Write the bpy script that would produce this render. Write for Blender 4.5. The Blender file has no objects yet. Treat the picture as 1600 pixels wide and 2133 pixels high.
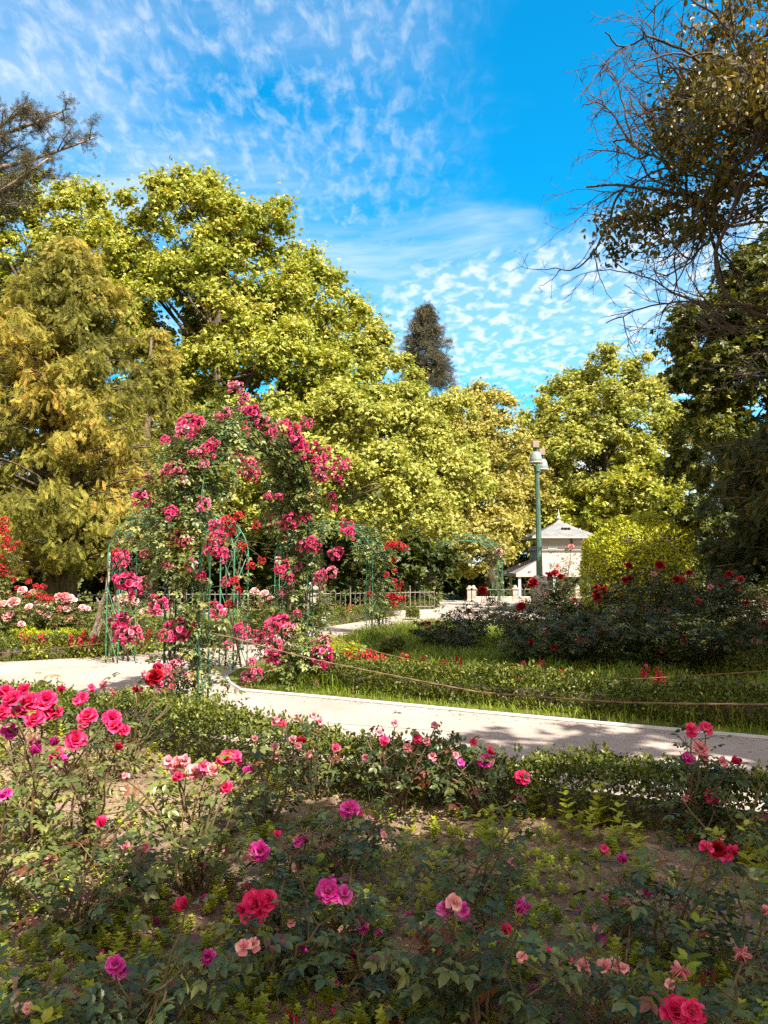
import bpy, math, random
import numpy as np

# ------------------------------------------------------------------ scene
S = bpy.context.scene
COL = S.collection
R_ = math.radians
RNG = np.random.default_rng(7)
random.seed(7)

# ------------------------------------------------------------------ camera
CAM_H, FPX, CX, CY, V0 = 1.6, 1600.0, 800.0, 1066.5, 1175.0
PITCH = math.atan((V0 - CY) / FPX)
cam_d = bpy.data.cameras.new('camera')
cam = bpy.data.objects.new('camera', cam_d)
COL.objects.link(cam)
cam.location = (0, 0, CAM_H)
cam.rotation_euler = (math.pi / 2 + PITCH, 0, 0)
cam_d.sensor_fit = 'VERTICAL'
cam_d.sensor_height = 36.0
cam_d.lens = 36.0 * FPX / 2133.0
cam_d.clip_start = 0.05
cam_d.clip_end = 2000
S.camera = cam
_cp, _sp = math.cos(PITCH), math.sin(PITCH)


def at(u, v, Y):
    """World point at depth Y (metres ahead) seen at photo pixel u, v."""
    a, b = (u - CX) / FPX, (CY - v) / FPX
    d = np.array([a, _cp - b * _sp, _sp + b * _cp])
    d *= Y / d[1]
    return d + np.array([0, 0, CAM_H])


def gnd(u, v, z=0.0):
    """Ground point (height z) seen at photo pixel u, v."""
    a, b = (u - CX) / FPX, (CY - v) / FPX
    d = np.array([a, _cp - b * _sp, _sp + b * _cp])
    d *= (z - CAM_H) / d[2]
    return d + np.array([0, 0, CAM_H])


# ------------------------------------------------------------------ light
SUN_EL, SUN_AZ = R_(50), math.atan2(0.66, -0.75)      # from behind the camera, to its right
SUN_DIR = np.array([math.sin(SUN_AZ) * math.cos(SUN_EL), math.cos(SUN_AZ) * math.cos(SUN_EL), math.sin(SUN_EL)])
sun_d = bpy.data.lights.new('sun', 'SUN')
sun_d.energy = 5.0
sun_d.angle = R_(0.5)
sun_d.color = (1.0, 0.93, 0.80)
sun = bpy.data.objects.new('sun', sun_d)
COL.objects.link(sun)
from mathutils import Vector
sun.rotation_euler = Vector(tuple(SUN_DIR)).to_track_quat('Z', 'Y').to_euler()
sun.location = (10, -12, 30)

S.view_settings.view_transform = 'Standard'
S.view_settings.look = 'None'
S.view_settings.exposure = 1.6
S.view_settings.gamma = 1.0
S.cycles.max_bounces = 5
S.cycles.diffuse_bounces = 3
S.cycles.glossy_bounces = 2
S.cycles.transmission_bounces = 3
S.cycles.transparent_max_bounces = 4
S.cycles.caustics_reflective = False
S.cycles.caustics_refractive = False
S.cycles.use_denoising = False


# ------------------------------------------------------------------ node helpers
class NT:
    def __init__(self, nt):
        self.nt = nt

    def new(self, kind, ins=None, **props):
        n = self.nt.nodes.new(kind)
        for k, v in props.items():
            setattr(n, k, v)
        for k, v in (ins or {}).items():
            self.put(n.inputs[k], v)
        return n

    def put(self, sock, v):
        if isinstance(v, bpy.types.NodeSocket):
            self.nt.links.new(v, sock)
        else:
            sock.default_value = v

    def m(self, op, a, b=None, c=None, clamp=False):
        n = self.nt.nodes.new('ShaderNodeMath')
        n.operation = op
        n.use_clamp = clamp
        for i, x in enumerate((a, b, c)):
            if x is not None:
                self.put(n.inputs[i], x)
        return n.outputs[0]

    def step(self, x, lo, hi):
        n = self.new('ShaderNodeMapRange', {'Value': x, 'From Min': lo, 'From Max': hi}, interpolation_type='SMOOTHSTEP')
        return n.outputs[0]

    def noise(self, vec, scale, detail=4, rough=0.55, dist=0.0):
        n = self.new('ShaderNodeTexNoise', {'Scale': scale, 'Detail': detail, 'Roughness': rough, 'Distortion': dist})
        if vec is not None:
            self.put(n.inputs['Vector'], vec)
        return n.outputs['Fac']

    def ramp(self, fac, stops):
        n = self.nt.nodes.new('ShaderNodeValToRGB')
        e = n.color_ramp.elements
        while len(e) > 1:
            e.remove(e[-1])
        e[0].position, e[0].color = stops[0][0], (*stops[0][1], 1)
        for p, c in stops[1:]:
            k = e.new(p)
            k.color = (*c, 1)
        self.put(n.inputs[0], fac)
        return n.outputs[0]

    def mix(self, f, a, b, mode='MIX'):
        n = self.nt.nodes.new('ShaderNodeMix')
        n.data_type = 'RGBA'
        n.blend_type = mode
        self.put(n.inputs[0], f)
        for s, x in ((n.inputs[6], a), (n.inputs[7], b)):
            self.put(s, x if isinstance(x, bpy.types.NodeSocket) else (*x, 1))
        return n.outputs[2]


# ------------------------------------------------------------------ world: Nishita sky with thin high cloud
world = bpy.data.worlds.new('World')
S.world = world
world.use_nodes = True
world.node_tree.nodes.clear()
W = NT(world.node_tree)
sky = W.new('ShaderNodeTexSky', sky_type='NISHITA', sun_disc=False, sun_elevation=SUN_EL, sun_rotation=SUN_AZ,
            air_density=1.0, dust_density=0.3, ozone_density=2.5)
gen = W.new('ShaderNodeTexCoord').outputs['Generated']
sep = W.new('ShaderNodeSeparateXYZ', {0: gen})
zz = W.m('MAXIMUM', sep.outputs[2], 0.02)
den = W.m('ADD', zz, 0.06)
px = W.m('DIVIDE', sep.outputs[0], den)
py = W.m('DIVIDE', sep.outputs[1], den)
pl = W.new('ShaderNodeCombineXYZ', {0: px, 1: py, 2: 0.0}).outputs[0]


def rotp(ang, sx, sy):
    n = W.new('ShaderNodeMapping', {0: pl}, vector_type='POINT')
    n.inputs['Rotation'].default_value = (0, 0, R_(ang))
    n.inputs['Scale'].default_value = (sx, sy, 1)
    return n.outputs[0]


def lin(a, b, c, soft):
    """Soft half plane a*px + b*py > c on the cloud layer, its edge roughened."""
    wob = W.noise(pl, 3.0, 4, 0.6)
    v = W.m('ADD', W.m('ADD', W.m('MULTIPLY', px, a), W.m('MULTIPLY', py, b)), W.m('MULTIPLY', W.m('SUBTRACT', wob, 0.5), 0.5))
    return W.step(v, c - soft, c + soft)


# ripples of altocumulus (left half), small cells (right, low), streaks
rip = W.step(W.noise(rotp(6, 27.0, 13.0), 1.0, 4, 0.6, 0.4), 0.40, 0.72)
fine = W.step(W.noise(rotp(-8, 40.0, 18.0), 1.0, 3, 0.6, 0.3), 0.30, 0.70)
veil = W.step(W.noise(rotp(40, 1.1, 2.0), 1.0, 5, 0.6, 0.4), 0.35, 0.75)
left = W.m('MULTIPLY', lin(-1.0, 0.06, -0.02, 0.16), lin(0.0, -1.0, -3.1, 0.5))
c1 = W.m('MULTIPLY', left, W.m('ADD', W.m('MULTIPLY', W.m('MULTIPLY', rip, W.m('ADD', 0.5, W.m('MULTIPLY', fine, 0.5))), 0.33), W.m('MULTIPLY', veil, 0.30)))
cells = W.step(W.noise(rotp(20, 21.0, 13.0), 1.0, 3, 0.5, 0.3), 0.42, 0.68)
patch = W.m('MULTIPLY', W.m('MULTIPLY', lin(0.62, 1.0, 2.25, 0.12), lin(0.2, -1.0, -3.4, 0.4)), lin(1.0, 0.0, -0.05, 0.2))
c2 = W.m('MULTIPLY', patch, W.m('ADD', 0.26, W.m('MULTIPLY', cells, 0.50)))
strk = W.step(W.noise(rotp(40, 1.2, 3.0), 1.0, 5, 0.6, 0.5), 0.32, 0.80)
bandm = W.m('MULTIPLY', lin(-0.55, 1.0, 1.75, 0.12), lin(0.6, -1.0, -2.45, 0.15))
c3 = W.m('MULTIPLY', W.m('MULTIPLY', bandm, strk), 0.7)
low = W.step(py, 3.2, 5.0)
c4 = W.m('MULTIPLY', low, W.m('ADD', 0.5, W.m('MULTIPLY', W.step(W.noise(rotp(10, 0.5, 2.6), 1.0, 5, 0.55), 0.40, 0.62), 0.75)))
wisp = W.m('MULTIPLY', W.step(W.noise(rotp(50, 3.0, 9.0), 1.0, 4, 0.6), 0.62, 0.85), 0.35)
cl0 = W.m('MAXIMUM', W.m('MAXIMUM', c1, c2), W.m('MAXIMUM', c3, W.m('MAXIMUM', c4, wisp)), clamp=True)
# an added, unseen bank of warm cloud behind the viewpoint, to lift the shade
fill_bank = W.m('MULTIPLY', W.step(sep.outputs[1], 0.2, -0.2), W.m('ADD', 0.62, W.m('MULTIPLY', W.noise(gen, 2.5, 4), 0.45)))
cl = W.m('MAXIMUM', cl0, fill_bank, clamp=True)
blue = W.mix(1.0, sky.outputs[0], (0.02, 0.90, 1.13), 'MULTIPLY')
SKY_STR = 0.09
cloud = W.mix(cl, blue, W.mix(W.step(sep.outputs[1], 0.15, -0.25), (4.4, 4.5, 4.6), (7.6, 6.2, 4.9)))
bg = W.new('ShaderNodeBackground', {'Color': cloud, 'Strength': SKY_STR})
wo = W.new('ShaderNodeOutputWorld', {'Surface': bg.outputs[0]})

# ------------------------------------------------------------------ materials
MATS = {}


def matnew(name):
    m = bpy.data.materials.new(name)
    m.use_nodes = True
    m.node_tree.nodes.clear()
    return m, NT(m.node_tree)


def leafmat(name, stops, rough=0.5, trans=0.3, spec=0.35, tcol=(1.25, 1.15, 0.5)):
    """Leaves: colour picked per leaf from the 'tint' attribute, light passing through."""
    m, n = matnew(name)
    a = n.new('ShaderNodeAttribute', attribute_name='tint')
    c = n.ramp(a.outputs['Fac'], stops)
    p = n.new('ShaderNodeBsdfPrincipled', {'Base Color': c, 'Roughness': rough, 'Specular IOR Level': spec})
    t = n.new('ShaderNodeBsdfTranslucent', {'Color': n.mix(1.0, c, tcol, 'MULTIPLY')})
    x = n.new('ShaderNodeMixShader', {0: trans, 1: p.outputs[0], 2: t.outputs[0]})
    n.new('ShaderNodeOutputMaterial', {'Surface': x.outputs[0]})
    MATS[name] = m
    return m


def plainmat(name, c0, c1=None, scale=8.0, rough=0.7, bump=0.0, spec=0.3, metal=0.0, coord='Object', stretch=(1, 1, 1), detail=5, bscale=None):
    m, n = matnew(name)
    tc = n.new('ShaderNodeTexCoord').outputs[coord]
    mp = n.new('ShaderNodeMapping', {0: tc})
    mp.inputs['Scale'].default_value = stretch
    f = n.noise(mp.outputs[0], scale, detail, 0.6)
    c = n.ramp(f, [(0.32, c0), (0.68, c1 or c0)])
    p = n.new('ShaderNodeBsdfPrincipled', {'Base Color': c, 'Roughness': rough, 'Specular IOR Level': spec, 'Metallic': metal})
    if bump:
        g = n.noise(mp.outputs[0], bscale or scale * 3, 4, 0.6)
        b = n.new('ShaderNodeBump', {'Strength': bump, 'Height': g, 'Distance': 0.02})
        n.put(p.inputs['Normal'], b.outputs[0])
    n.new('ShaderNodeOutputMaterial', {'Surface': p.outputs[0]})
    MATS[name] = m
    return m


# trees
leafmat('chestnut_leaf', [(0.0, (0.115, 0.16, 0.014)), (0.4, (0.26, 0.29, 0.03)), (0.8, (0.43, 0.43, 0.075)), (1.0, (0.58, 0.45, 0.08))], 0.45, 0.36)
leafmat('lime_leaf', [(0.0, (0.14, 0.18, 0.02)), (0.5, (0.32, 0.335, 0.055)), (0.9, (0.49, 0.47, 0.12)), (1.0, (0.58, 0.48, 0.12))], 0.5, 0.34)
leafmat('golden_leaf', [(0.0, (0.17, 0.17, 0.025)), (0.5, (0.36, 0.33, 0.075)), (1.0, (0.56, 0.46, 0.13))], 0.5, 0.32)
leafmat('yew_leaf', [(0.0, (0.10, 0.105, 0.012)), (0.45, (0.30, 0.275, 0.036)), (0.8, (0.48, 0.385, 0.08)), (1.0, (0.60, 0.33, 0.06))], 0.55, 0.32)
leafmat('shaded_yew_leaf', [(0.0, (0.020, 0.030, 0.006)), (0.6, (0.05, 0.058, 0.009)), (0.9, (0.10, 0.095, 0.015)), (1.0, (0.36, 0.22, 0.04))], 0.5, 0.2)  # yew leaf darkened to stand in for deep shade
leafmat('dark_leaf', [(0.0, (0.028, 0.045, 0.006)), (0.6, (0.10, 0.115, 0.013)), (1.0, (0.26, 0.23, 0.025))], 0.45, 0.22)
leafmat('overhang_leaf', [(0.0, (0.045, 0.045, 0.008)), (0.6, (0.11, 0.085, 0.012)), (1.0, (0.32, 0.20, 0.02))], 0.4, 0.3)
leafmat('spruce_leaf', [(0.0, (0.035, 0.04, 0.022)), (0.6, (0.09, 0.085, 0.05)), (1.0, (0.15, 0.12, 0.07))], 0.6, 0.1)
leafmat('cedar_leaf', [(0.0, (0.022, 0.022, 0.012)), (0.6, (0.055, 0.05, 0.026)), (1.0, (0.12, 0.09, 0.05))], 0.6, 0.1)
leafmat('topiary_leaf', [(0.0, (0.15, 0.19, 0.008)), (0.6, (0.38, 0.40, 0.012)), (1.0, (0.55, 0.52, 0.03))], 0.4, 0.25)
leafmat('ball_leaf', [(0.0, (0.20, 0.24, 0.006)), (0.6, (0.38, 0.40, 0.010)), (1.0, (0.5, 0.46, 0.02))], 0.5, 0.3)
# roses
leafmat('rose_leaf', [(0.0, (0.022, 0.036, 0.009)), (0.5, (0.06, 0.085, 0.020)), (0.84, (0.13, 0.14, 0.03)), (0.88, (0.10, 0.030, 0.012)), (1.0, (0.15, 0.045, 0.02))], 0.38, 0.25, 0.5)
leafmat('sunny_rose_leaf', [(0.0, (0.06, 0.085, 0.018)), (0.5, (0.14, 0.16, 0.04)), (0.9, (0.25, 0.24, 0.07)), (0.94, (0.14, 0.05, 0.02)), (1.0, (0.2, 0.07, 0.03))], 0.4, 0.3, 0.5)  # rose leaf lightened for the bushes standing in the sun
leafmat('climber_leaf', [(0.0, (0.03, 0.055, 0.014)), (0.5, (0.10, 0.135, 0.035)), (0.95, (0.24, 0.26, 0.08)), (1.0, (0.34, 0.28, 0.06))], 0.38, 0.28, 0.5)
leafmat('thicket_leaf', [(0.0, (0.020, 0.030, 0.007)), (0.6, (0.052, 0.062, 0.015)), (0.9, (0.09, 0.09, 0.02)), (0.93, (0.09, 0.03, 0.015)), (1.0, (0.13, 0.05, 0.02))], 0.42, 0.22, 0.3)
leafmat('hedge_leaf', [(0.0, (0.03, 0.05, 0.006)), (0.6, (0.085, 0.105, 0.012)), (1.0, (0.19, 0.19, 0.025))], 0.4, 0.25)
leafmat('weed_leaf', [(0.0, (0.14, 0.18, 0.012)), (0.6, (0.32, 0.35, 0.025)), (0.95, (0.42, 0.40, 0.05)), (1.0, (0.34, 0.20, 0.05))], 0.55, 0.32)
leafmat('grass_blade', [(0.0, (0.06, 0.11, 0.006)), (0.6, (0.16, 0.22, 0.012)), (0.93, (0.22, 0.22, 0.02)), (1.0, (0.32, 0.25, 0.07))], 0.5, 0.35)
# petals


def petalmat(name, dark, mid, pale, tr=0.3):
    return leafmat(name, [(0.0, dark), (0.5, mid), (1.0, pale)], 0.5, tr, 0.25, (1.1, 0.9, 1.0))


petalmat('crimson_petal', (0.44, 0.004, 0.055), (0.70, 0.014, 0.115), (0.82, 0.10, 0.24))
petalmat('dusty_petal', (0.40, 0.045, 0.09), (0.62, 0.16, 0.22), (0.75, 0.36, 0.36))
petalmat('magenta_petal', (0.36, 0.006, 0.12), (0.58, 0.020, 0.26), (0.76, 0.18, 0.48))
petalmat('pale_petal', (0.50, 0.10, 0.13), (0.72, 0.26, 0.28), (0.80, 0.45, 0.38))
petalmat('climber_petal', (0.40, 0.008, 0.075), (0.64, 0.045, 0.18), (0.82, 0.26, 0.40))
petalmat('faded_climber_petal', (0.40, 0.04, 0.10), (0.62, 0.14, 0.24), (0.78, 0.40, 0.46))
petalmat('dark_red_petal', (0.14, 0.001, 0.004), (0.26, 0.002, 0.008), (0.40, 0.006, 0.02))
petalmat('scarlet_petal', (0.36, 0.005, 0.015), (0.56, 0.018, 0.040), (0.72, 0.12, 0.10))
petalmat('blush_petal', (0.75, 0.32, 0.34), (0.85, 0.50, 0.50), (0.92, 0.70, 0.68))
# wood, ground, built
plainmat('bark', (0.045, 0.032, 0.022), (0.14, 0.10, 0.07), 6, 0.9, 0.6, stretch=(3, 3, 0.6))
plainmat('pale_bark', (0.16, 0.12, 0.09), (0.30, 0.24, 0.19), 5, 0.9, 0.5, stretch=(3, 3, 0.6))
plainmat('twig_bark', (0.03, 0.02, 0.016), (0.08, 0.055, 0.045), 10, 0.85)
plainmat('cane_bark', (0.06, 0.055, 0.02), (0.14, 0.08, 0.04), 20, 0.7)
plainmat('old_cane', (0.30, 0.23, 0.18), (0.48, 0.39, 0.32), 14, 0.85, 0.4)
plainmat('stamen', (0.5, 0.34, 0.05), (0.6, 0.42, 0.08), 30, 0.7)
plainmat('green_paint', (0.03, 0.15, 0.085), (0.07, 0.23, 0.145), 6, 0.45, 0.15)
plainmat('shaded_green_paint', (0.012, 0.05, 0.028), (0.03, 0.11, 0.06), 6, 0.5, 0.15)  # green paint darkened for the shade under the climbing rose
plainmat('lamp_green', (0.04, 0.085, 0.065), (0.085, 0.155, 0.12), 3, 0.45, 0.15)
plainmat('lamp_bell', (0.15, 0.19, 0.175), (0.24, 0.28, 0.26), 4, 0.4)
plainmat('lamp_rim', (0.36, 0.32, 0.28), (0.44, 0.4, 0.35), 4, 0.5)
plainmat('lamp_box', (0.24, 0.175, 0.145), (0.30, 0.225, 0.185), 4, 0.6)
plainmat('rope_fibre', (0.10, 0.065, 0.03), (0.19, 0.13, 0.065), 60, 0.9, 0.5)
plainmat('iron_grey', (0.15, 0.125, 0.11), (0.23, 0.195, 0.175), 10, 0.6)
plainmat('stone', (0.28, 0.235, 0.205), (0.42, 0.37, 0.325), 5, 0.85, 0.4)
plainmat('kerb_stone', (0.30, 0.30, 0.30), (0.42, 0.42, 0.41), 5, 0.85, 0.3)
plainmat('white_wall', (0.36, 0.325, 0.315), (0.43, 0.39, 0.375), 2, 0.7)
plainmat('white_wood', (0.40, 0.36, 0.345), (0.48, 0.44, 0.42), 3, 0.6)
plainmat('grey_post', (0.42, 0.46, 0.48), (0.5, 0.54, 0.56), 3, 0.5)
plainmat('brown_trim', (0.06, 0.035, 0.025), (0.09, 0.05, 0.035), 5, 0.6)
plainmat('dark_glass', (0.010, 0.008, 0.008), (0.02, 0.016, 0.015), 2, 0.15, spec=0.5)
plainmat('slate', (0.15, 0.155, 0.165), (0.24, 0.237, 0.24), 3, 0.7, 0.5, bscale=26)
plainmat('awning_white', (0.25, 0.205, 0.19), (0.34, 0.285, 0.265), 2, 0.65)
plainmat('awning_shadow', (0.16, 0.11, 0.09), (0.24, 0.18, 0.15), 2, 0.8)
plainmat('pale_sign', (0.50, 0.66, 0.66), (0.6, 0.72, 0.7), 3, 0.6)
plainmat('litter_chip', (0.16, 0.11, 0.07), (0.45, 0.34, 0.24), 3, 0.9)


def groundmats():
    # garden soil
    m, n = matnew('soil')
    co = n.new('ShaderNodeTexCoord').outputs['Object']
    f = n.noise(co, 1.3, 6, 0.62)
    g = n.noise(co, 22, 5, 0.65)
    c = n.mix(n.step(f, 0.35, 0.68), (0.17, 0.105, 0.070), (0.37, 0.25, 0.18))
    c = n.mix(n.m('MULTIPLY', n.step(g, 0.45, 0.75), 0.55), c, (0.36, 0.26, 0.20))
    h = n.noise(co, 70, 4, 0.7)
    c = n.mix(n.m('MULTIPLY', n.step(h, 0.60, 0.72), 0.6), c, (0.05, 0.032, 0.022))
    b = n.new('ShaderNodeBump', {'Strength': 1.0, 'Height': n.m('ADD', g, n.m('MULTIPLY', h, 0.5)), 'Distance': 0.04})
    p = n.new('ShaderNodeBsdfPrincipled', {'Base Color': c, 'Roughness': 0.95, 'Specular IOR Level': 0.1, 'Normal': b.outputs[0]})
    n.new('ShaderNodeOutputMaterial', {'Surface': p.outputs[0]})
    MATS['soil'] = m
    # rolled sandy gravel
    m, n = matnew('sand_gravel')
    co = n.new('ShaderNodeTexCoord').outputs['Object']
    f = n.noise(co, 0.9, 5, 0.6)
    g = n.noise(co, 60, 4, 0.7)
    k = n.noise(co, 170, 2, 0.6)
    c = n.mix(n.step(f, 0.3, 0.7), (0.28, 0.225, 0.20), (0.37, 0.305, 0.27))
    c = n.mix(n.m('MULTIPLY', n.step(g, 0.50, 0.66), 0.6), c, (0.25, 0.19, 0.15))
    c = n.mix(n.m('MULTIPLY', n.step(k, 0.60, 0.7), 0.5), c, (0.46, 0.38, 0.32))
    b = n.new('ShaderNodeBump', {'Strength': 0.5, 'Height': n.m('ADD', g, n.m('MULTIPLY', f, 3.0)), 'Distance': 0.012})
    p = n.new('ShaderNodeBsdfPrincipled', {'Base Color': c, 'Roughness': 0.95, 'Specular IOR Level': 0.15, 'Normal': b.outputs[0]})
    n.new('ShaderNodeOutputMaterial', {'Surface': p.outputs[0]})
    MATS['sand_gravel'] = m
    # park ground: earth with mown grass
    m, n = matnew('park_ground')
    co = n.new('ShaderNodeTexCoord').outputs['Object']
    f = n.noise(co, 0.35, 6, 0.6)
    g = n.noise(co, 14, 5, 0.7)
    c = n.mix(n.step(f, 0.35, 0.62), (0.10, 0.075, 0.04), (0.085, 0.115, 0.014))
    c = n.mix(n.m('MULTIPLY', n.step(g, 0.4, 0.7), 0.5), c, (0.17, 0.18, 0.02))
    b = n.new('ShaderNodeBump', {'Strength': 0.8, 'Height': g, 'Distance': 0.05})
    p = n.new('ShaderNodeBsdfPrincipled', {'Base Color': c, 'Roughness': 0.95, 'Specular IOR Level': 0.1, 'Normal': b.outputs[0]})
    n.new('ShaderNodeOutputMaterial', {'Surface': p.outputs[0]})
    MATS['park_ground'] = m


groundmats()


# ------------------------------------------------------------------ mesh helpers
class Geo:
    """Collects vertices, faces (3 or 4 corners), a per vertex tint and a material slot; builds ONE mesh."""

    def __init__(self):
        self.V, self.F, self.T, self.M, self.n = [], [], [], [], 0

    def add(self, V, faces, tint=0.5, mat=0):
        V = np.asarray(V, dtype=np.float32).reshape(-1, 3)
        for f in faces:
            f = np.asarray(f, dtype=np.int64)
            if len(f):
                self.F.append(f + self.n)
                self.M.append(np.full(len(f), mat, dtype=np.int32))
        self.V.append(V)
        t = np.asarray(tint, dtype=np.float32)
        self.T.append(np.full(len(V), float(t), dtype=np.float32) if t.ndim == 0 else t.astype(np.float32))
        self.n += len(V)

    def mesh(self, name, mats, off=(0, 0, 0), smooth=False):
        V = np.concatenate(self.V) - np.asarray(off, dtype=np.float32)
        T = np.concatenate(self.T)
        me = bpy.data.meshes.new(name)
        nl = sum(f.size for f in self.F)
        nf = sum(len(f) for f in self.F)
        me.vertices.add(len(V))
        me.vertices.foreach_set('co', V.ravel())
        me.loops.add(nl)
        me.loops.foreach_set('vertex_index', np.concatenate([f.ravel() for f in self.F]).astype(np.int32))
        tot = np.concatenate([np.full(len(f), f.shape[1], dtype=np.int32) for f in self.F])
        me.polygons.add(nf)
        me.polygons.foreach_set('loop_start', np.concatenate([[0], np.cumsum(tot)[:-1]]).astype(np.int32))
        me.polygons.foreach_set('loop_total', tot)
        me.polygons.foreach_set('material_index', np.concatenate(self.M))
        me.polygons.foreach_set('use_smooth', np.full(nf, smooth, dtype=bool))
        a = me.attributes.new('tint', 'FLOAT', 'POINT')
        a.data.foreach_set('value', T)
        for m in (mats if isinstance(mats, (list, tuple)) else [mats]):
            me.materials.append(MATS[m])
        me.update(calc_edges=True)
        me.validate()
        return me

    def build(self, name, mats, parent=None, smooth=False):
        off = parent.location if parent is not None else (0, 0, 0)
        if parent is not None and parent.parent is not None:
            off = tuple(parent.location + parent.parent.location)
        return link(name, self.mesh(name, mats, tuple(off), smooth), parent)


def link(name, me, parent=None, loc=None):
    o = bpy.data.objects.new(name, me)
    COL.objects.link(o)
    if parent is not None:
        o.parent = parent
    if loc is not None:
        o.location = loc
    return o


def tag(o, label=None, cat=None, group=None, kind=None):
    for k, v in (('label', label), ('category', cat), ('group', group), ('kind', kind)):
        if v:
            o[k] = v
    return o


def thing(name, label, cat, loc, group=None):
    o = bpy.data.objects.new(name, None)
    o.empty_display_size = 0.2
    COL.objects.link(o)
    o.location = tuple(float(x) for x in loc)
    return tag(o, label, cat, group)


def unit(v):
    v = np.asarray(v, dtype=float)
    return v / np.maximum(np.linalg.norm(v, axis=-1, keepdims=True), 1e-9)


def frames(d, nrm):
    """N frames whose Y axis is d and whose Z axis is as near nrm as it can be: (N,3,3), columns x, y, z."""
    y = unit(d)
    x = unit(np.cross(y, nrm))
    z = np.cross(x, y)
    return np.stack([x, y, z], axis=-1)


def stamp(geo, tmpl, pos, fr, scale, tint, mat=0):
    """Copies of a template (V, faces) at pos with frames fr."""
    V0, F0 = tmpl[0], tmpl[1]
    N, k = len(pos), len(V0)
    sc = np.asarray(scale, dtype=float)
    sc = np.broadcast_to(sc.reshape(-1, 1, 1) if sc.ndim == 1 else sc[:, None, :] if sc.ndim == 2 else sc, (N, 1, 3) if sc.ndim else ())
    L = V0[None] * sc
    V = np.einsum('nij,nkj->nki', fr, L) + pos[:, None, :]
    off = (np.arange(N) * k)
    faces = [(f[None] + off[:, None, None]).reshape(-1, f.shape[1]) for f in F0]
    t = np.repeat(np.asarray(tint, dtype=np.float32) * np.ones(N, dtype=np.float32), k)
    if len(tmpl) > 2:
        t = np.clip(t + np.tile(tmpl[2], N), 0, 1)
    geo.add(V.reshape(-1, 3), faces, t, mat)


def rnd_dir(n, rng):
    return unit(rng.normal(size=(n, 3)))


def tube(geo, pts, rad, sides=6, tint=0.5, mat=0, cap=True):
    P = np.asarray(pts, dtype=float)
    n = len(P)
    r = np.broadcast_to(np.asarray(rad, dtype=float), (n,))
    T = unit(np.gradient(P, axis=0))
    ref = np.array([0, 0, 1.0]) if abs(T[0][2]) < 0.9 else np.array([1.0, 0, 0])
    A = unit(np.cross(T, ref) + 1e-6)
    B = np.cross(T, A)
    a = np.arange(sides) / sides * 2 * math.pi
    ring = np.cos(a)[None, :, None] * A[:, None] + np.sin(a)[None, :, None] * B[:, None]
    V = (P[:, None] + ring * r[:, None, None]).reshape(-1, 3)
    i = np.arange(n - 1)[:, None] * sides
    j = np.arange(sides)[None]
    jn = (j + 1) % sides
    F = np.stack([i + j, i + jn, i + sides + jn, i + sides + j], axis=-1).reshape(-1, 4)
    fs = [F]
    if cap and sides == 4:
        fs.append(np.array([[3, 2, 1, 0], [(n - 1) * 4 + q for q in range(4)]]))
    elif cap:
        V = np.concatenate([V, P[:1], P[-1:]])
        c0, c1 = n * sides, n * sides + 1
        fs.append(np.array([[c0, (q + 1) % sides, q] for q in range(sides)] + [[c1, (n - 1) * sides + q, (n - 1) * sides + (q + 1) % sides] for q in range(sides)]))
    geo.add(V, fs, tint, mat)


def box(geo, lo, hi, mat=0, tint=0.5, bevel=0.0):
    x0, y0, z0 = lo
    x1, y1, z1 = hi
    b = bevel
    if b <= 0:
        V = [(x0, y0, z0), (x1, y0, z0), (x1, y1, z0), (x0, y1, z0), (x0, y0, z1), (x1, y0, z1), (x1, y1, z1), (x0, y1, z1)]
        F = [[0, 3, 2, 1], [4, 5, 6, 7], [0, 1, 5, 4], [1, 2, 6, 5], [2, 3, 7, 6], [3, 0, 4, 7]]
        geo.add(V, [F], tint, mat)
        return
    prof = [(0, z0), (0, z1 - b), (b, z1)]
    V = []
    for d, z in prof:
        V += [(x0 + d, y0 + d, z), (x1 - d, y0 + d, z), (x1 - d, y1 - d, z), (x0 + d, y1 - d, z)]
    F = [[3, 2, 1, 0], [8, 9, 10, 11]]
    for k in range(2):
        for q in range(4):
            F.append([k * 4 + q, k * 4 + (q + 1) % 4, k * 4 + 4 + (q + 1) % 4, k * 4 + 4 + q])
    geo.add(V, [F], tint, mat)


def lathe(geo, prof, c, sides=12, mat=0, tint=0.5):
    """Surface of revolution about the vertical through c; prof = [(r, z)]."""
    a = np.arange(sides) / sides * 2 * math.pi
    V = np.concatenate([np.stack([c[0] + r * np.cos(a), c[1] + r * np.sin(a), np.full(sides, c[2] + z)], axis=-1) for r, z in prof])
    n = len(prof)
    i = np.arange(n - 1)[:, None] * sides
    j = np.arange(sides)[None]
    F = np.stack([i + j, i + (j + 1) % sides, i + sides + (j + 1) % sides, i + sides + j], axis=-1).reshape(-1, 4)
    geo.add(V, [F], tint, mat)


def sheet(geo, poly, z, mat=0):
    from mathutils.geometry import tessellate_polygon
    P = [Vector((p[0], p[1], 0)) for p in poly]
    tri = tessellate_polygon([P])
    V = [(p[0], p[1], z) for p in poly]
    F = []
    for t in tri:
        a, b, c = (np.array(V[i][:2]) for i in t)
        F.append(list(t) if (b[0] - a[0]) * (c[1] - a[1]) - (b[1] - a[1]) * (c[0] - a[0]) > 0 else list(t)[::-1])
    geo.add(V, [np.array(F)], 0.5, mat)


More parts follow.
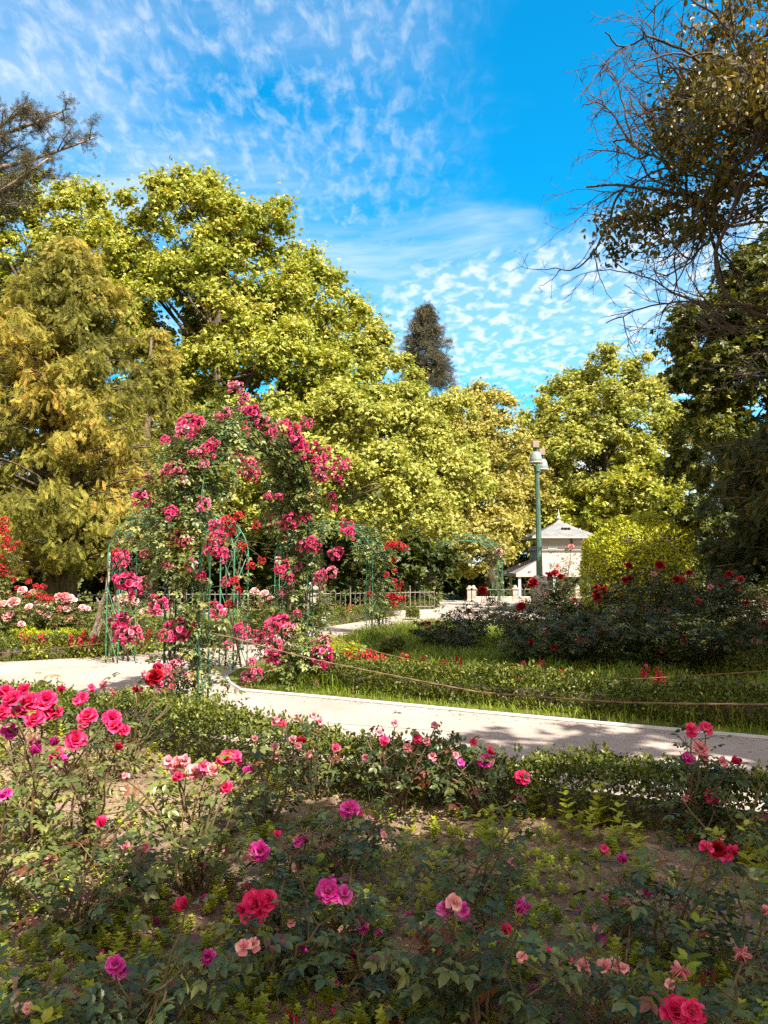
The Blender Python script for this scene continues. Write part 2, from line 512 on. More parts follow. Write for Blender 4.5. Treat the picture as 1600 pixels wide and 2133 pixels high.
def vnoise(x, y, seed=0):
    """Smooth value noise in 0..1."""
    xi, yi = np.floor(x).astype(np.int64), np.floor(y).astype(np.int64)
    fx, fy = x - xi, y - yi
    fx, fy = fx * fx * (3 - 2 * fx), fy * fy * (3 - 2 * fy)

    def h(a, b):
        k = (a * 374761393 + b * 668265263 + seed * 974634777) & 0x7fffffff
        k = ((k ^ (k >> 13)) * 1274126177) & 0x7fffffff
        return ((k ^ (k >> 16)) & 0xffff) / 65535.0
    return (h(xi, yi) * (1 - fx) + h(xi + 1, yi) * fx) * (1 - fy) + (h(xi, yi + 1) * (1 - fx) + h(xi + 1, yi + 1) * fx) * fy


def inside(poly, x, y):
    p = np.asarray(poly)[:, :2]
    r = np.zeros(len(x), dtype=bool)
    j = len(p) - 1
    for i in range(len(p)):
        c = ((p[i, 1] > y) != (p[j, 1] > y)) & (x < (p[j, 0] - p[i, 0]) * (y - p[i, 1]) / (p[j, 1] - p[i, 1] + 1e-12) + p[i, 0])
        r ^= c
        j = i
    return r


# ------------------------------------------------------------------ leaf and petal templates
def A(x):
    return np.array(x, dtype=float)


DIAMOND = (A([(0, 0, 0), (0.28, 0.45, 0.05), (0, 1, -0.05), (-0.28, 0.45, 0.05)]), [np.array([[0, 1, 2, 3]])])
FOLD = (A([(0, 0, 0), (0.3, 0.45, 0.07), (0, 1, -0.1), (-0.3, 0.45, 0.07), (0, 0.5, 0)]), [np.array([[0, 1, 2, 4], [0, 4, 2, 3]])])
_hv = A([(0, 0, 0), (-0.27, 0.28, 0.05), (-0.25, 0.62, 0.03), (0, 1, -0.09), (0.25, 0.62, 0.03), (0.27, 0.28, 0.05), (0, 0.30, -0.02), (0, 0.66, -0.03)])
HILEAF = (_hv, [np.array([[0, 6, 1], [0, 5, 6], [2, 7, 3], [7, 4, 3]]), np.array([[1, 6, 7, 2], [6, 5, 4, 7]])])


def assemble(base, places):
    """One template out of several copies of another: places = [(pos, dir, normal, scale)]."""
    V, F, n = [], [[] for _ in base[1]], 0
    for pos, d, nr, sc in places:
        fr = frames(A([d]), A([nr]))[0]
        V.append((base[0] * sc) @ fr.T + A(pos))
        for k, f in enumerate(base[1]):
            F[k].append(f + n)
        n += len(base[0])
    return np.concatenate(V), [np.concatenate(f) for f in F]


def compound(base):
    return assemble(base, [((0, .62, 0), (0, 1, -.12), (0, 0, 1), .46), ((0, .55, 0), (.85, .5, -.1), (0, -.1, 1), .40), ((0, .55, 0), (-.85, .5, -.1), (0, -.1, 1), .40),
                           ((0, .25, 0), (.9, .3, -.1), (0, -.1, 1), .33), ((0, .25, 0), (-.9, .3, -.1), (0, -.1, 1), .33)])


ROSE_HI = compound(HILEAF)
ROSE_LO = compound(FOLD)
PALM = assemble(DIAMOND, [((0, 0, 0), (math.sin(t), math.cos(t), -.35), (0, .3, 1), s) for t, s in ((0, 1), (.75, .9), (-.75, .9), (1.5, .7), (-1.5, .7))])
FAN = assemble(DIAMOND, [((0, 0, 0), (math.sin(t), math.cos(t), -.35), (0, .3, 1), s) for t, s in ((0, 1), (.95, .85), (-.95, .85))])
TUFT = assemble(DIAMOND, [((0, 0, 0), (math.cos(t), math.sin(t) * .9 + .5, z), (0, .2, 1), s) for t, z, s in ((.2, .1, .8), (1.3, -.2, 1), (2.5, .15, .85), (3.6, -.1, .7), (4.9, .1, .7))])
_spr = []
for i in range(11):
    y = i / 11
    for s in (-1, 1):
        _spr.append(((0, y, -.03 * math.sin(y * 6)), (s * .85, .75, .25 * math.sin(i * 2.1 + s)), (.3 * math.sin(i * 1.7), .1, 1), .15 + .10 * math.sin(math.pi * y)))
NARROW = (DIAMOND[0] * A((.55, 1, 1)), DIAMOND[1])
SPRAY = assemble(NARROW, _spr)
_nd = []
for i in range(26):
    t = i * 2.4
    _nd.append(((0, i / 26, 0), (math.cos(t) * .9, .7, math.sin(t) * .9), (math.sin(t), .2, math.cos(t)), .30))
NEEDLES = assemble((A([(0, 0, 0), (0.1, 0.5, 0), (0, 1, 0), (-0.1, 0.5, 0)]), [np.array([[0, 1, 2, 3]])]), _nd)
WEED = assemble(HILEAF, [((0, 0, .25 + .16 * (i // 4)), (math.cos(i * 1.57 + (i // 4) * .8), math.sin(i * 1.57 + (i // 4) * .8), .45), (0, 0, 1), .36 - .045 * (i // 4)) for i in range(16)])


def petal_grid(w, l, cup, roll, nu=3, nv=4):
    """A petal from its foot at the origin, out along +Y and up +Z; cup lifts its edges, roll turns its tip back."""
    V, F = [], []
    for j in range(nv):
        t = j / (nv - 1)
        half = w * .5 * (math.sin(math.pi * min(t * .72 + .10, 1)) ** .8)
        for i in range(nu):
            s = i / (nu - 1) * 2 - 1
            V.append((s * half, l * (t - roll * .35 * t ** 3), cup * s * s * half + l * (.22 * t - roll * .55 * t ** 3) + (.07 * l * math.sin(5 * s + 6 * t + w * 40) * t)))
    for j in range(nv - 1):
        for i in range(nu - 1):
            F.append([j * nu + i, j * nu + i + 1, (j + 1) * nu + i + 1, (j + 1) * nu + i])
    return A(V), np.array(F)


def rose_geo(geo, rng, size=1.0, rings=((5, 68, .34), (6, 45, .46), (6, 22, .56), (5, 2, .6)), centre=A((0, 0, 0)), axis=A((0, 0, 1)), nu=3, nv=4, stamen=False, tint=0.45):
    """One rose bloom of petals in rings (count, elevation in degrees, petal length); its diameter is about size."""
    ax = unit(axis)
    x = unit(np.cross(ax, A((0.3, 0.9, 0.2))))
    y = np.cross(ax, x)
    for k, (n, el, ln) in enumerate(rings):
        for q in range(n):
            a = (q + .5 * (k % 2) + rng.uniform(-.2, .2)) / n * 2 * math.pi
            e = R_(el + rng.uniform(-9, 9))
            l = ln * size * rng.uniform(.88, 1.1)
            V, F = petal_grid(l * rng.uniform(.95, 1.25), l, .55, .5 if el < 40 else .1, nu, nv)
            d = np.cos(e) * (np.cos(a) * x + np.sin(a) * y) + np.sin(e) * ax
            up = -np.sin(e) * (np.cos(a) * x + np.sin(a) * y) + np.cos(e) * ax
            fr = np.stack([np.cross(d, up), d, up], axis=-1)
            P = V @ fr.T + centre + ax * (.05 * size * (len(rings) - k))
            tt = np.clip(tint + rng.uniform(-.25, .25) + np.linspace(-.2, .25, nv).repeat(nu), 0, 1)
            geo.add(P, [F], tt, 0)
    if stamen:
        for q in range(12):
            a = q * 2.4
            p = centre + ax * .08 * size + (np.cos(a) * x + np.sin(a) * y) * .05 * size * (q % 3)
            tube(geo, [p, p + (ax * .18 + (np.cos(a) * x + np.sin(a) * y) * .08) * size], .012 * size, 4, .5, 1)


BLOOMS = {}


def bloom_mesh(kind, petal, k):
    """Shared bloom meshes: full, open, spent, cluster, bud, spike."""
    key = (kind, petal, k)
    if key in BLOOMS:
        return BLOOMS[key]
    rng = np.random.default_rng(len(kind) * 131 + k * 17 + ord(kind[0]))
    g = Geo()
    if kind == 'full':
        rose_geo(g, rng, 1.0, ((4, 75, .26), (6, 56, .35), (7, 34, .45), (7, 8, .54)), nu=4, nv=5)
    elif kind == 'open':
        rose_geo(g, rng, 1.0, ((4, 62, .26), (6, 30, .44), (6, 2, .54)), stamen=True, nu=4, nv=5)
    elif kind == 'spent':
        rose_geo(g, rng, 1.0, ((3, 45, .38), (3, 5, .5), (3, -40, .55)), stamen=True, tint=.55, nu=4, nv=5)
    elif kind == 'bud':
        rose_geo(g, rng, 1.0, ((3, 82, .8), (3, 72, .9)))
    elif kind == 'cluster':
        n = 15
        for i in range(n):
            ph = i * 2.399
            z = 1 - 1.35 * (i + .5) / n
            r = math.sqrt(max(0, 1 - z * z))
            d = A((r * math.cos(ph), r * math.sin(ph), z)) + rng.normal(size=3) * .16
            c = d * .33 * rng.uniform(.75, 1.2)
            tube(g, [c * 0, c], .02, 3, .4, 2)
            rose_geo(g, rng, rng.uniform(.26, .40), ((4, 62, .40), (5, 25, .55)), c, unit(d), 3, 3, False, rng.uniform(.25, .65))
    elif kind == 'spike':
        tube(g, [(0, 0, -.5), (0, 0, 1)], [.04, .02], 4, .5, 2)
        for i in range(9):
            a = i * 2.4
            p = A((math.cos(a) * .10, math.sin(a) * .10, i / 9.0))
            tube(g, [(0, 0, i / 9.0 - .05), p], .025, 3, .5, 2)
            rose_geo(g, rng, .34, ((4, 40, .6),), p, unit(A((math.cos(a), math.sin(a), .5))), 3, 3)
    if kind in ('open', 'full', 'spent', 'bud'):
        # green calyx
        for q in range(5):
            a = q * 1.2566
            d = A((math.cos(a), math.sin(a), -.5 if kind != 'bud' else .8))
            stamp(g, FOLD, A([(0, 0, -.02)]), frames(A([d]), A([(0, 0, 1)])), A([.34]), .4, 2)
        tube(g, [(0, 0, .05), (0, 0, -.16)], [.09, .05], 6, .4, 2)
    me = g.mesh('bloom_%s' % kind, [petal, 'stamen', 'rose_leaf'], smooth=True)
    BLOOMS[key] = me
    return me


def add_bloom(parent, pos, size, kind, petal, k, axis=None, rng=RNG):
    o = link('bloom', bloom_mesh(kind, petal, k % 4), parent, tuple(A(pos) - A(parent.location)))
    ax = A(axis) if axis is not None else unit(A((rng.uniform(-.5, .5), -.55 + rng.uniform(-.4, .3), .8)))
    o.rotation_euler = (Vector(tuple(ax)).to_track_quat('Z', 'Y')).to_euler()
    o.rotation_mode = 'XYZ'
    o.scale = (size, size, size)
    return o


def bez(p0, p1, bow, n=7):
    t = np.linspace(0, 1, n)[:, None]
    p0, p1 = A(p0), A(p1)
    m = (p0 + p1) / 2 + A(bow)
    return (1 - t) ** 2 * p0 + 2 * t * (1 - t) * m + t * t * p1

# ================================================================== THE SETTING
# ground: one sheet to the horizon, a little lower beyond the balustrade
xs = np.concatenate([[-400, -200, -100], np.linspace(-60, 60, 61), [100, 200, 400]])
ys = np.concatenate([[-200, -100, -50], np.linspace(-30, 90, 61), [130, 250, 600, 1200]])
gx, gy = np.meshgrid(xs, ys)
dip = np.clip((gy - 35) / 5, 0, 1)
gz = -0.012 - 1.1 * dip * dip * (3 - 2 * dip)
idx = np.arange(gx.size).reshape(gx.shape)
g = Geo()
g.add(np.stack([gx, gy, gz], -1), [np.stack([idx[:-1, :-1], idx[:-1, 1:], idx[1:, 1:], idx[1:, :-1]], -1).reshape(-1, 4)])
tag(g.build('ground', 'park_ground'), kind='structure')

# the sandy path round the garden
far_edge = [gnd(u, v) for u, v in ((470, 1412), (476, 1424), (500, 1440), (700, 1458), (1000, 1487), (1300, 1515), (1600, 1542))] + [A((6.5, 5.45, 0)), A((14, 1.6, 0))]
near_edge = [A((9.5, 1.0, 0)), A((4.5, 3.35, 0)), A((2.2, 4.55, 0)), A((.65, 5.25, 0)), A((-.5, 5.75, 0)), A((-1.25, 6.3, 0)), A((-2.0, 6.9, 0)), A((-3.0, 7.6, 0)), A((-4.4, 8.3, 0)), A((-9, 9.6, 0))]
back_edge = [gnd(u, v) for u, v in ((900, 1297), (800, 1308), (720, 1323), (620, 1348), (540, 1374), (490, 1398))]
left_edge = [A((-11, 12.2, 0))] + [gnd(u, v) for u, v in ((0, 1380), (150, 1372), (270, 1366), (330, 1358), (420, 1345), (480, 1337), (600, 1319), (700, 1303), (800, 1288), (900, 1276))]
p_path = near_edge + left_edge + [A((6, 24, 0)), A((6.5, 23, 0))] + back_edge + far_edge
g = Geo()
sheet(g, p_path, 0.004)
tag(g.build('path', 'sand_gravel'), kind='structure')
# pale square before the pavilion
g = Geo()
sheet(g, [(-3, 23.5), (2.4, 22.2), (14, 22), (22, 30), (20, 34), (-2, 34), (-4, 28)], 0.008)
tag(g.build('paved_square', 'sand_gravel'), kind='structure')

# kerb along the grass of the right hand bed
g = Geo()
kp = np.array([far_edge[0] + (.0, .06, 0)] + [p + (0, .05, 0) for p in far_edge[1:-1]])
tube(g, np.concatenate([kp[:, :2], np.full((len(kp), 1), .006)], 1), .026, 8)
tag(g.build('kerb', 'kerb_stone'), kind='structure')

# soil of the near bed, raked and lumpy
nx, ny = 190, 150
gx, gy = np.meshgrid(np.linspace(-9, 8, nx), np.linspace(0.2, 9.2, ny))
soil_edge = [A((-9, .2, 0)), A((8, .2, 0))] + [A((8, 1.75, 0))] + near_edge[1:]
gz = .035 + .05 * vnoise(gx * 1.7, gy * 1.7, 1) + .045 * vnoise(gx * 5, gy * 5, 2) + .03 * vnoise(gx * 12, gy * 12, 3)
ok = inside([p + (0, -.12, 0) if i > 1 else p for i, p in enumerate(soil_edge)], gx.ravel(), gy.ravel()).reshape(gx.shape)
gz = np.where(ok, gz, -.03)
idx = np.arange(gx.size).reshape(gx.shape)
keep = (ok[:-1, :-1] | ok[:-1, 1:] | ok[1:, 1:] | ok[1:, :-1]).ravel()
g = Geo()
g.add(np.stack([gx, gy, gz], -1), [np.stack([idx[:-1, :-1], idx[:-1, 1:], idx[1:, 1:], idx[1:, :-1]], -1).reshape(-1, 4)[keep]])
so = g.build('bed_soil', 'soil', smooth=True)
tag(so, kind='structure')


def soil_z(x, y):
    return .035 + .05 * vnoise(x * 1.7, y * 1.7, 1) + .045 * vnoise(x * 5, y * 5, 2) + .03 * vnoise(x * 12, y * 12, 3)


# soil of the right hand bed
p_right = [p + (0, .08, 0) for p in far_edge] + [A((16, 14, 0)), A((9, 19, 0)), A((3, 20, 0))] + back_edge
g = Geo()
sheet(g, p_right, 0.012)
tag(g.build('bed_soil', 'park_ground'), kind='structure')


# ================================================================== TREES
def crown(geo, ells, n, tmpl, size, rng, clump=1.0, per=None, droop=.35, squash=.75, fill=.25, tlo=.1, thi=.85, flat=1.0, mat=0):
    """Leaves in clumps over the ellipsoids' surfaces; returns the clump centres."""
    C = A([e[0] for e in ells])
    Rr = A([e[1] for e in ells])
    wgt = (Rr.prod(1) ** (2 / 3))
    nc = per or max(12, int(sum(wgt) * 3.4 / clump ** 2))
    k = rng.choice(len(ells), nc * 3, p=wgt / wgt.sum())
    d = rnd_dir(nc * 3, rng)
    d[:, 2] = np.where(d[:, 2] < -.55, -d[:, 2], d[:, 2])
    rad = np.where(rng.random(nc * 3) < fill, rng.uniform(.35, .8, nc * 3), rng.uniform(.82, 1.0, nc * 3))
    P = C[k] + d * Rr[k] * rad[:, None]
    deep = np.zeros(len(P), dtype=bool)
    for c, r in zip(C, Rr):
        deep |= (((P - c) / (r * .62)) ** 2).sum(1) < 1
    keep = np.nonzero(~deep | (rng.random(len(P)) < .12))[0][:nc]
    P, out = P[keep], d[keep]
    cr = clump * rng.uniform(.45, 1.35, len(P))
    P = P + rng.normal(size=P.shape) * clump * .35
    ct = rng.uniform(-.14, .14, len(P))
    w = cr ** 2
    q = rng.choice(len(P), n, p=w / w.sum())
    dd = unit(rnd_dir(n, rng) + out[q] * .55 + A((0, 0, .25)))
    r = np.abs(rng.normal(size=n)) * .55
    pos = P[q] + dd * (cr[q] * r)[:, None] * A((1, 1, squash)) + rng.normal(size=(n, 3)) * clump * .13
    ld = unit(dd * A((1, 1, .5)) + A((0, 0, -droop)) + rng.normal(size=(n, 3)) * .55)
    nr = unit(dd * .75 + A((0, 0, flat * .7)) + rng.normal(size=(n, 3)) * .6)
    t = np.clip(rng.uniform(tlo, thi, n) + ct[q], 0, 1)
    t = np.where(rng.random(n) < .02, 1.0, t)
    stamp(geo, tmpl, pos, frames(ld, nr), size * rng.uniform(.65, 1.3, n), t, mat)
    return P


def limbs(geo, base, top, rad, targets, rng, n=14, sides=7, lean=.35):
    base, top = A(base), A(top)
    L = np.linalg.norm(top - base)
    t = np.linspace(0, 1, 9)
    wob = np.stack([np.sin(t * 5 + rng.uniform(0, 6)) * .05 * L * t * (1 - t), np.cos(t * 4 + rng.uniform(0, 6)) * .05 * L * t * (1 - t), 0 * t], -1)
    pts = base + (top - base) * t[:, None] + wob
    tube(geo, pts, rad * (1 - .75 * t) * np.where(t == 0, 1.35, 1), sides)
    if len(targets):
        for c in targets[rng.choice(len(targets), min(n, len(targets)), replace=False)]:
            f = np.clip((c[2] - base[2]) / L - rng.uniform(.1, .3), .25, .9)
            a = base + (top - base) * f
            m = (c - a) * .5
            p = bez(a, c, A((rng.uniform(-.3, .3), rng.uniform(-.3, .3), lean * np.linalg.norm(m) * .6)), 6)
            r0 = rad * (1 - .75 * f) * .55
            tube(geo, p, np.linspace(r0, r0 * .22, 6), 5)
            for _ in range(3):
                i = rng.integers(2, 6)
                e = p[i] + rng.normal(size=3) * A((1, 1, .7)) * np.linalg.norm(m) * .35
                tube(geo, bez(p[i], e, (0, 0, .15), 4), np.linspace(r0 * .3, r0 * .08, 4), 4)


def E(u, v, Y, ru, rv, dy=None):
    """Ellipsoid whose outline shows at pixel u, v with half widths ru, rv, at depth Y."""
    return (at(u, v, Y), A((ru / FPX * Y, (dy or ru / FPX * Y * .9), rv / FPX * Y)))


def tree(label, base, ells, mat, n, tmpl=TUFT, size=.3, trunk=.25, top=None, bark='bark', seed=1, cat='tree', name='broadleaf_tree', group=None, nl=14, **kw):
    rng = np.random.default_rng(seed)
    t = thing(name, label, cat, base, group)
    gl, gw = Geo(), Geo()
    P = crown(gl, ells, n, tmpl, size, rng, **kw)
    C = A([e[0] for e in ells])
    tp = A(top) if top is not None else A((base[0] * .4 + C[:, 0].mean() * .6, base[1] * .4 + C[:, 1].mean() * .6, C[:, 2].max()))
    limbs(gw, base, tp, trunk, P, rng, nl)
    gw.build('trunk', bark, t, smooth=True)
    gl.build('crown', mat, t)
    return t


# the two big chestnuts, left
tree('tallest horse chestnut, bright green dome crown standing behind the yew and the rose arch', (-7.6, 31, 0),
     [E(385, 500, 31, 125, 145), E(520, 560, 31, 130, 140), E(630, 680, 31, 110, 140), E(440, 690, 30, 190, 160), E(560, 820, 29, 190, 130), E(330, 640, 31, 120, 140), E(650, 850, 29, 90, 120), E(420, 900, 29, 170, 120), E(540, 760, 32, 150, 130), E(560, 940, 29, 140, 100)],
     'chestnut_leaf', 130000, FAN, .145, .42, seed=3, name='chestnut_tree', nl=44, clump=.62, droop=.3, fill=.22, squash=.8, flat=.8, group='leafy trees round the rose garden')
tree('horse chestnut with a lower rounded top, left of the tallest chestnut and above the yew', (-14, 32, 0),
     [E(130, 500, 32, 110, 130), E(20, 540, 32, 130, 150), E(190, 590, 31, 110, 150), E(60, 680, 31, 160, 180), E(200, 760, 30, 150, 160), E(-150, 650, 32, 200, 250)],
     'chestnut_leaf', 84000, FAN, .145, .38, seed=4, name='chestnut_tree', nl=34, clump=.62, droop=.3, fill=.3, squash=.8, flat=.8, group='leafy trees round the rose garden')
tree('low branched lime tree with pale yellow green leaves behind the rose arch right leg', (-2.0, 24.5, 0),
     [E(690, 950, 25, 120, 120), E(770, 1040, 24.5, 110, 105), E(620, 1060, 25, 110, 90), E(560, 1000, 26, 90, 120), E(440, 1060, 26, 120, 90), E(850, 1090, 25, 90, 70)],
     'lime_leaf', 90000, FAN, .11, .25, seed=5, name='lime_tree', nl=16, clump=.55, droop=.3, squash=.7, fill=.4, group='leafy trees round the rose garden')
tree('slim light green tree stepping down from the tallest chestnut toward the spruce', (-2.4, 37, 0),
     [E(740, 690, 37, 50, 70), E(720, 780, 37, 95, 110), E(790, 800, 37, 70, 90), E(700, 900, 36, 130, 120), E(810, 920, 36, 90, 120)],
     'lime_leaf', 56000, FAN, .145, .3, seed=6, nl=14, clump=.6, group='leafy trees round the rose garden')
tree('yellow green maple just below the spruce, left of the golden maple', (2.2, 40, 0),
     [E(860, 850, 40, 75, 75), E(840, 950, 39, 110, 110), E(930, 900, 40, 80, 80), E(900, 1020, 38, 120, 100), E(830, 1060, 36, 100, 90)],
     'lime_leaf', 59500, FAN, .145, .3, seed=7, nl=14, clump=.6, group='leafy trees round the rose garden')
tree('golden leaved maple with a rounded top between the spruce and the street lamp', (6, 43, 0),
     [E(975, 880, 43, 60, 75), E(1035, 895, 43, 55, 75), E(990, 990, 42, 95, 100), E(930, 980, 42, 80, 90), E(1000, 1080, 40, 90, 70), E(1040, 1120, 38, 50, 55), E(950, 1125, 37, 75, 50), E(1010, 1165, 37, 50, 35)],
     'golden_leaf', 60000, FAN, .15, .32, seed=8, nl=14, clump=.6, group='leafy trees round the rose garden')
tree('small yellow green tree right behind the street lamp, beside the pavilion', (9.0, 51, -1.1),
     [E(1080, 1030, 51, 70, 60), E(1060, 1100, 50, 55, 50), E(1090, 970, 52, 50, 50), E(1010, 1130, 50, 60, 45), E(1110, 1060, 51, 45, 50)],
     'golden_leaf', 20000, TUFT, .17, .16, seed=9, nl=8, clump=.55, group='leafy trees round the rose garden')
tree('broad feathery light green tree behind the pavilion', (16, 54, -1.1),
     [E(1270, 810, 54, 85, 70), E(1180, 900, 54, 95, 70), E(1330, 880, 54, 90, 100), E(1240, 960, 53, 130, 80), E(1120, 950, 54, 60, 55), E(1300, 1030, 52, 100, 70), E(1190, 1060, 52, 80, 60), E(1210, 860, 55, 90, 90), E(1290, 900, 53, 110, 100), E(1150, 1010, 53, 90, 70), E(1380, 960, 53, 80, 120)],
     'lime_leaf', 90000, FAN, .20, .4, seed=10, nl=24, clump=.85, droop=.25, squash=.6, fill=.25, group='leafy trees round the rose garden')
tree('dark green tree crowding behind the roof of the pavilion', (15, 50, -1.1),
     [E(1240, 1080, 50, 90, 60), E(1330, 1060, 49, 90, 80), E(1150, 1110, 51, 60, 50)],
     'chestnut_leaf', 12000, TUFT, .26, .3, seed=11, nl=10, clump=.7, group='leafy trees round the rose garden')

# added dark foliage closing the view, coloured for the deep shade under the crowns
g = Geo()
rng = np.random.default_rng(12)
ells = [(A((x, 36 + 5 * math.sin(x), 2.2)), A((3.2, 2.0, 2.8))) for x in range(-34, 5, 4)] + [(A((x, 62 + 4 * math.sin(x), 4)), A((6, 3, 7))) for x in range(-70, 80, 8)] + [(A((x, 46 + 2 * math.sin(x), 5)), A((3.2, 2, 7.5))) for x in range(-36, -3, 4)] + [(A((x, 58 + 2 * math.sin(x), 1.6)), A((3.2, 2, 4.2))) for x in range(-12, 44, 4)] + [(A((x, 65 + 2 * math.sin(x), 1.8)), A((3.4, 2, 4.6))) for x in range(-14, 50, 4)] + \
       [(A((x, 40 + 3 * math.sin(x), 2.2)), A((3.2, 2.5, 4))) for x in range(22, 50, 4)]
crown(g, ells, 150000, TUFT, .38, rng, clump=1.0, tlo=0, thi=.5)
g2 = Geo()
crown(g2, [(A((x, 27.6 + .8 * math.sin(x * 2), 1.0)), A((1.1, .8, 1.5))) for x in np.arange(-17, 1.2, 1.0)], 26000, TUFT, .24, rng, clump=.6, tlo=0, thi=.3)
tag(g2.build('undergrowth', 'dark_leaf'), 'dark shrubs added for the black shade close behind the iron fence', 'undergrowth', kind='stuff')
tag(g.build('undergrowth', 'dark_leaf'), 'dark thicket added for the shade in the gaps under the tree crowns', 'undergrowth', kind='stuff')

# spruce
def spruce(label, base, top, r0, z0, n, seed):
    rng = np.random.default_rng(seed)
    t = thing('spruce_tree', label, 'tree', base)
    gw, gl = Geo(), Geo()
    base = A(base)
    tube(gw, [base, base + (0, 0, top * .5), base + (0, 0, top)], [.32, .2, .04], 7)
    P, D, Nn = [], [], []
    for i in range(n):
        f = rng.random() ** .8
        z = z0 + (top - z0) * f
        a = rng.uniform(0, 2 * math.pi)
        L = r0 * (1 - f ** 2.6) * rng.uniform(.55, 1.15) + .15
        o = base + (0, 0, z)
        e = o + A((math.cos(a) * L, math.sin(a) * L, rng.uniform(-.35, .15) * L))
        tube(gw, bez(o, e, (0, 0, -.12), 4), [.045, .03, .02, .01], 4)
        for _ in range(22):
            s = rng.uniform(.3, 1.03)
            P.append(o + (e - o) * s + rng.normal(size=3) * .16)
            D.append(unit(A((math.cos(a), math.sin(a), 0))) * .8 + rng.normal(size=3) * .6 + A((0, 0, -.1)))
    P, D = A(P), A(D)
    stamp(gl, NEEDLES, P, frames(D, A((0, 0, 1.0)) + 0 * D), rng.uniform(.35, .6, len(P)), rng.uniform(.1, 1, len(P)))
    gw.build('trunk', 'bark', t, smooth=True)
    gl.build('crown', 'spruce_leaf', t)


sp_ = at(887, 645, 55)
spruce('lone dark spruce with a blunt narrow top rising above the trees against the sky', (sp_[0], 55, 0), sp_[2], 1.9, 13.5, 150, 21)


# weeping yew at the left: hanging sprays on tiers of branches
def yew(label, base, top, prof, n_br, seed, mat, smin=.12, smax=.27, tmpl=SPRAY, per=200):
    """prof(z) gives the branch length at height z."""
    rng = np.random.default_rng(seed)
    t = thing('yew_tree', label, 'tree', base)
    gw, gl = Geo(), Geo()
    base = A(base)
    for k in range(3):
        o = rng.normal(size=3) * A((.22, .22, 0))
        tube(gw, [base + o, base + o * 2 + (0, 0, top * .5), base + o * .6 + (0, 0, top * .97)], [.28, .18, .04], 7)
    P, D, Nn = [], [], []
    for i in range(n_br):
        z = top * (.16 + .84 * rng.random() ** 1.05)
        a = rng.uniform(0, 2 * math.pi)
        L = prof(z) * rng.uniform(.72, 1.08)
        o = base + (0, 0, max(.8, z - .25 * L))
        e = base + A((math.cos(a) * L, math.sin(a) * L, z))
        p = bez(o, e, (0, 0, .22 * L), 7)
        tube(gw, p, np.linspace(.05, .012, 7), 4)
        side = A((-math.sin(a), math.cos(a), 0))
        cs_ = 1 - rng.random(7) ** 1.2 * .72
        co_ = rng.normal(size=(7, 3)) * A((.22, .22, .14)) * (.5 + .2 * L)
        for _ in range(per):
            kk = rng.integers(0, 7)
            s = float(np.clip(cs_[kk] + rng.normal() * .035, .1, 1))
            j = min(int(s * 6), 5)
            q = p[j] + (p[j + 1] - p[j]) * (s * 6 - j)
            P.append(q + co_[kk] + side * rng.normal() * .10 * (.5 + L * .2) + A((0, 0, rng.normal() * .08)))
            D.append(A((math.cos(a), math.sin(a), 0)) * rng.normal() * .6 + side * rng.normal() * .6 + A((0, 0, -1.0 * rng.uniform(.2, 1.5))))
            Nn.append(A((math.cos(a), math.sin(a), .5)) + rng.normal(size=3) * .9)
    P, D, Nn = A(P), A(D), A(Nn)
    tt_ = np.clip(rng.normal(.38, .24, len(P)) + .25 * np.sin(P[:, 0] * 1.3 + P[:, 2] * 1.1), 0, 1)
    stamp(gl, tmpl, P, frames(D, Nn), rng.uniform(smin, smax, len(P)), tt_)
    gw.build('trunk', 'bark', t, smooth=True)
    gl.build('crown', mat, t)
    return t


yb = at(110, 1175, 21)
yew('big weeping yew with hanging golden green sprays, the widest tree on the left', (yb[0], 21.5, 0), at(0, 500, 21)[2],
    lambda z: 3.35 * min(1, (z / 2.2)) * (1 - max(0, (z - 3.2) / 8.0)) ** .8 + .35, 330, 31, 'yew_leaf')
yb2 = at(-330, 1175, 20)
yew('second weeping yew at the frame edge, left of the widest yew', (yb2[0], 20, 0), 9.0,
    lambda z: 3.4 * min(1, (z / 2.2)) * (1 - max(0, (z - 3.2) / 7.0)) ** .8 + .35, 200, 32, 'yew_leaf')
yb3 = at(330, 1175, 24)
yew('narrow young yew with orange tinted sprays, leaning out right of the widest yew', (yb3[0] - .3, 24, 0), at(0, 690, 24)[2],
    lambda z: 1.7 * min(1, (z / 2.2)) * (1 - max(0, (z - 3) / 6.2)) ** .8 + .3, 130, 33, 'yew_leaf')


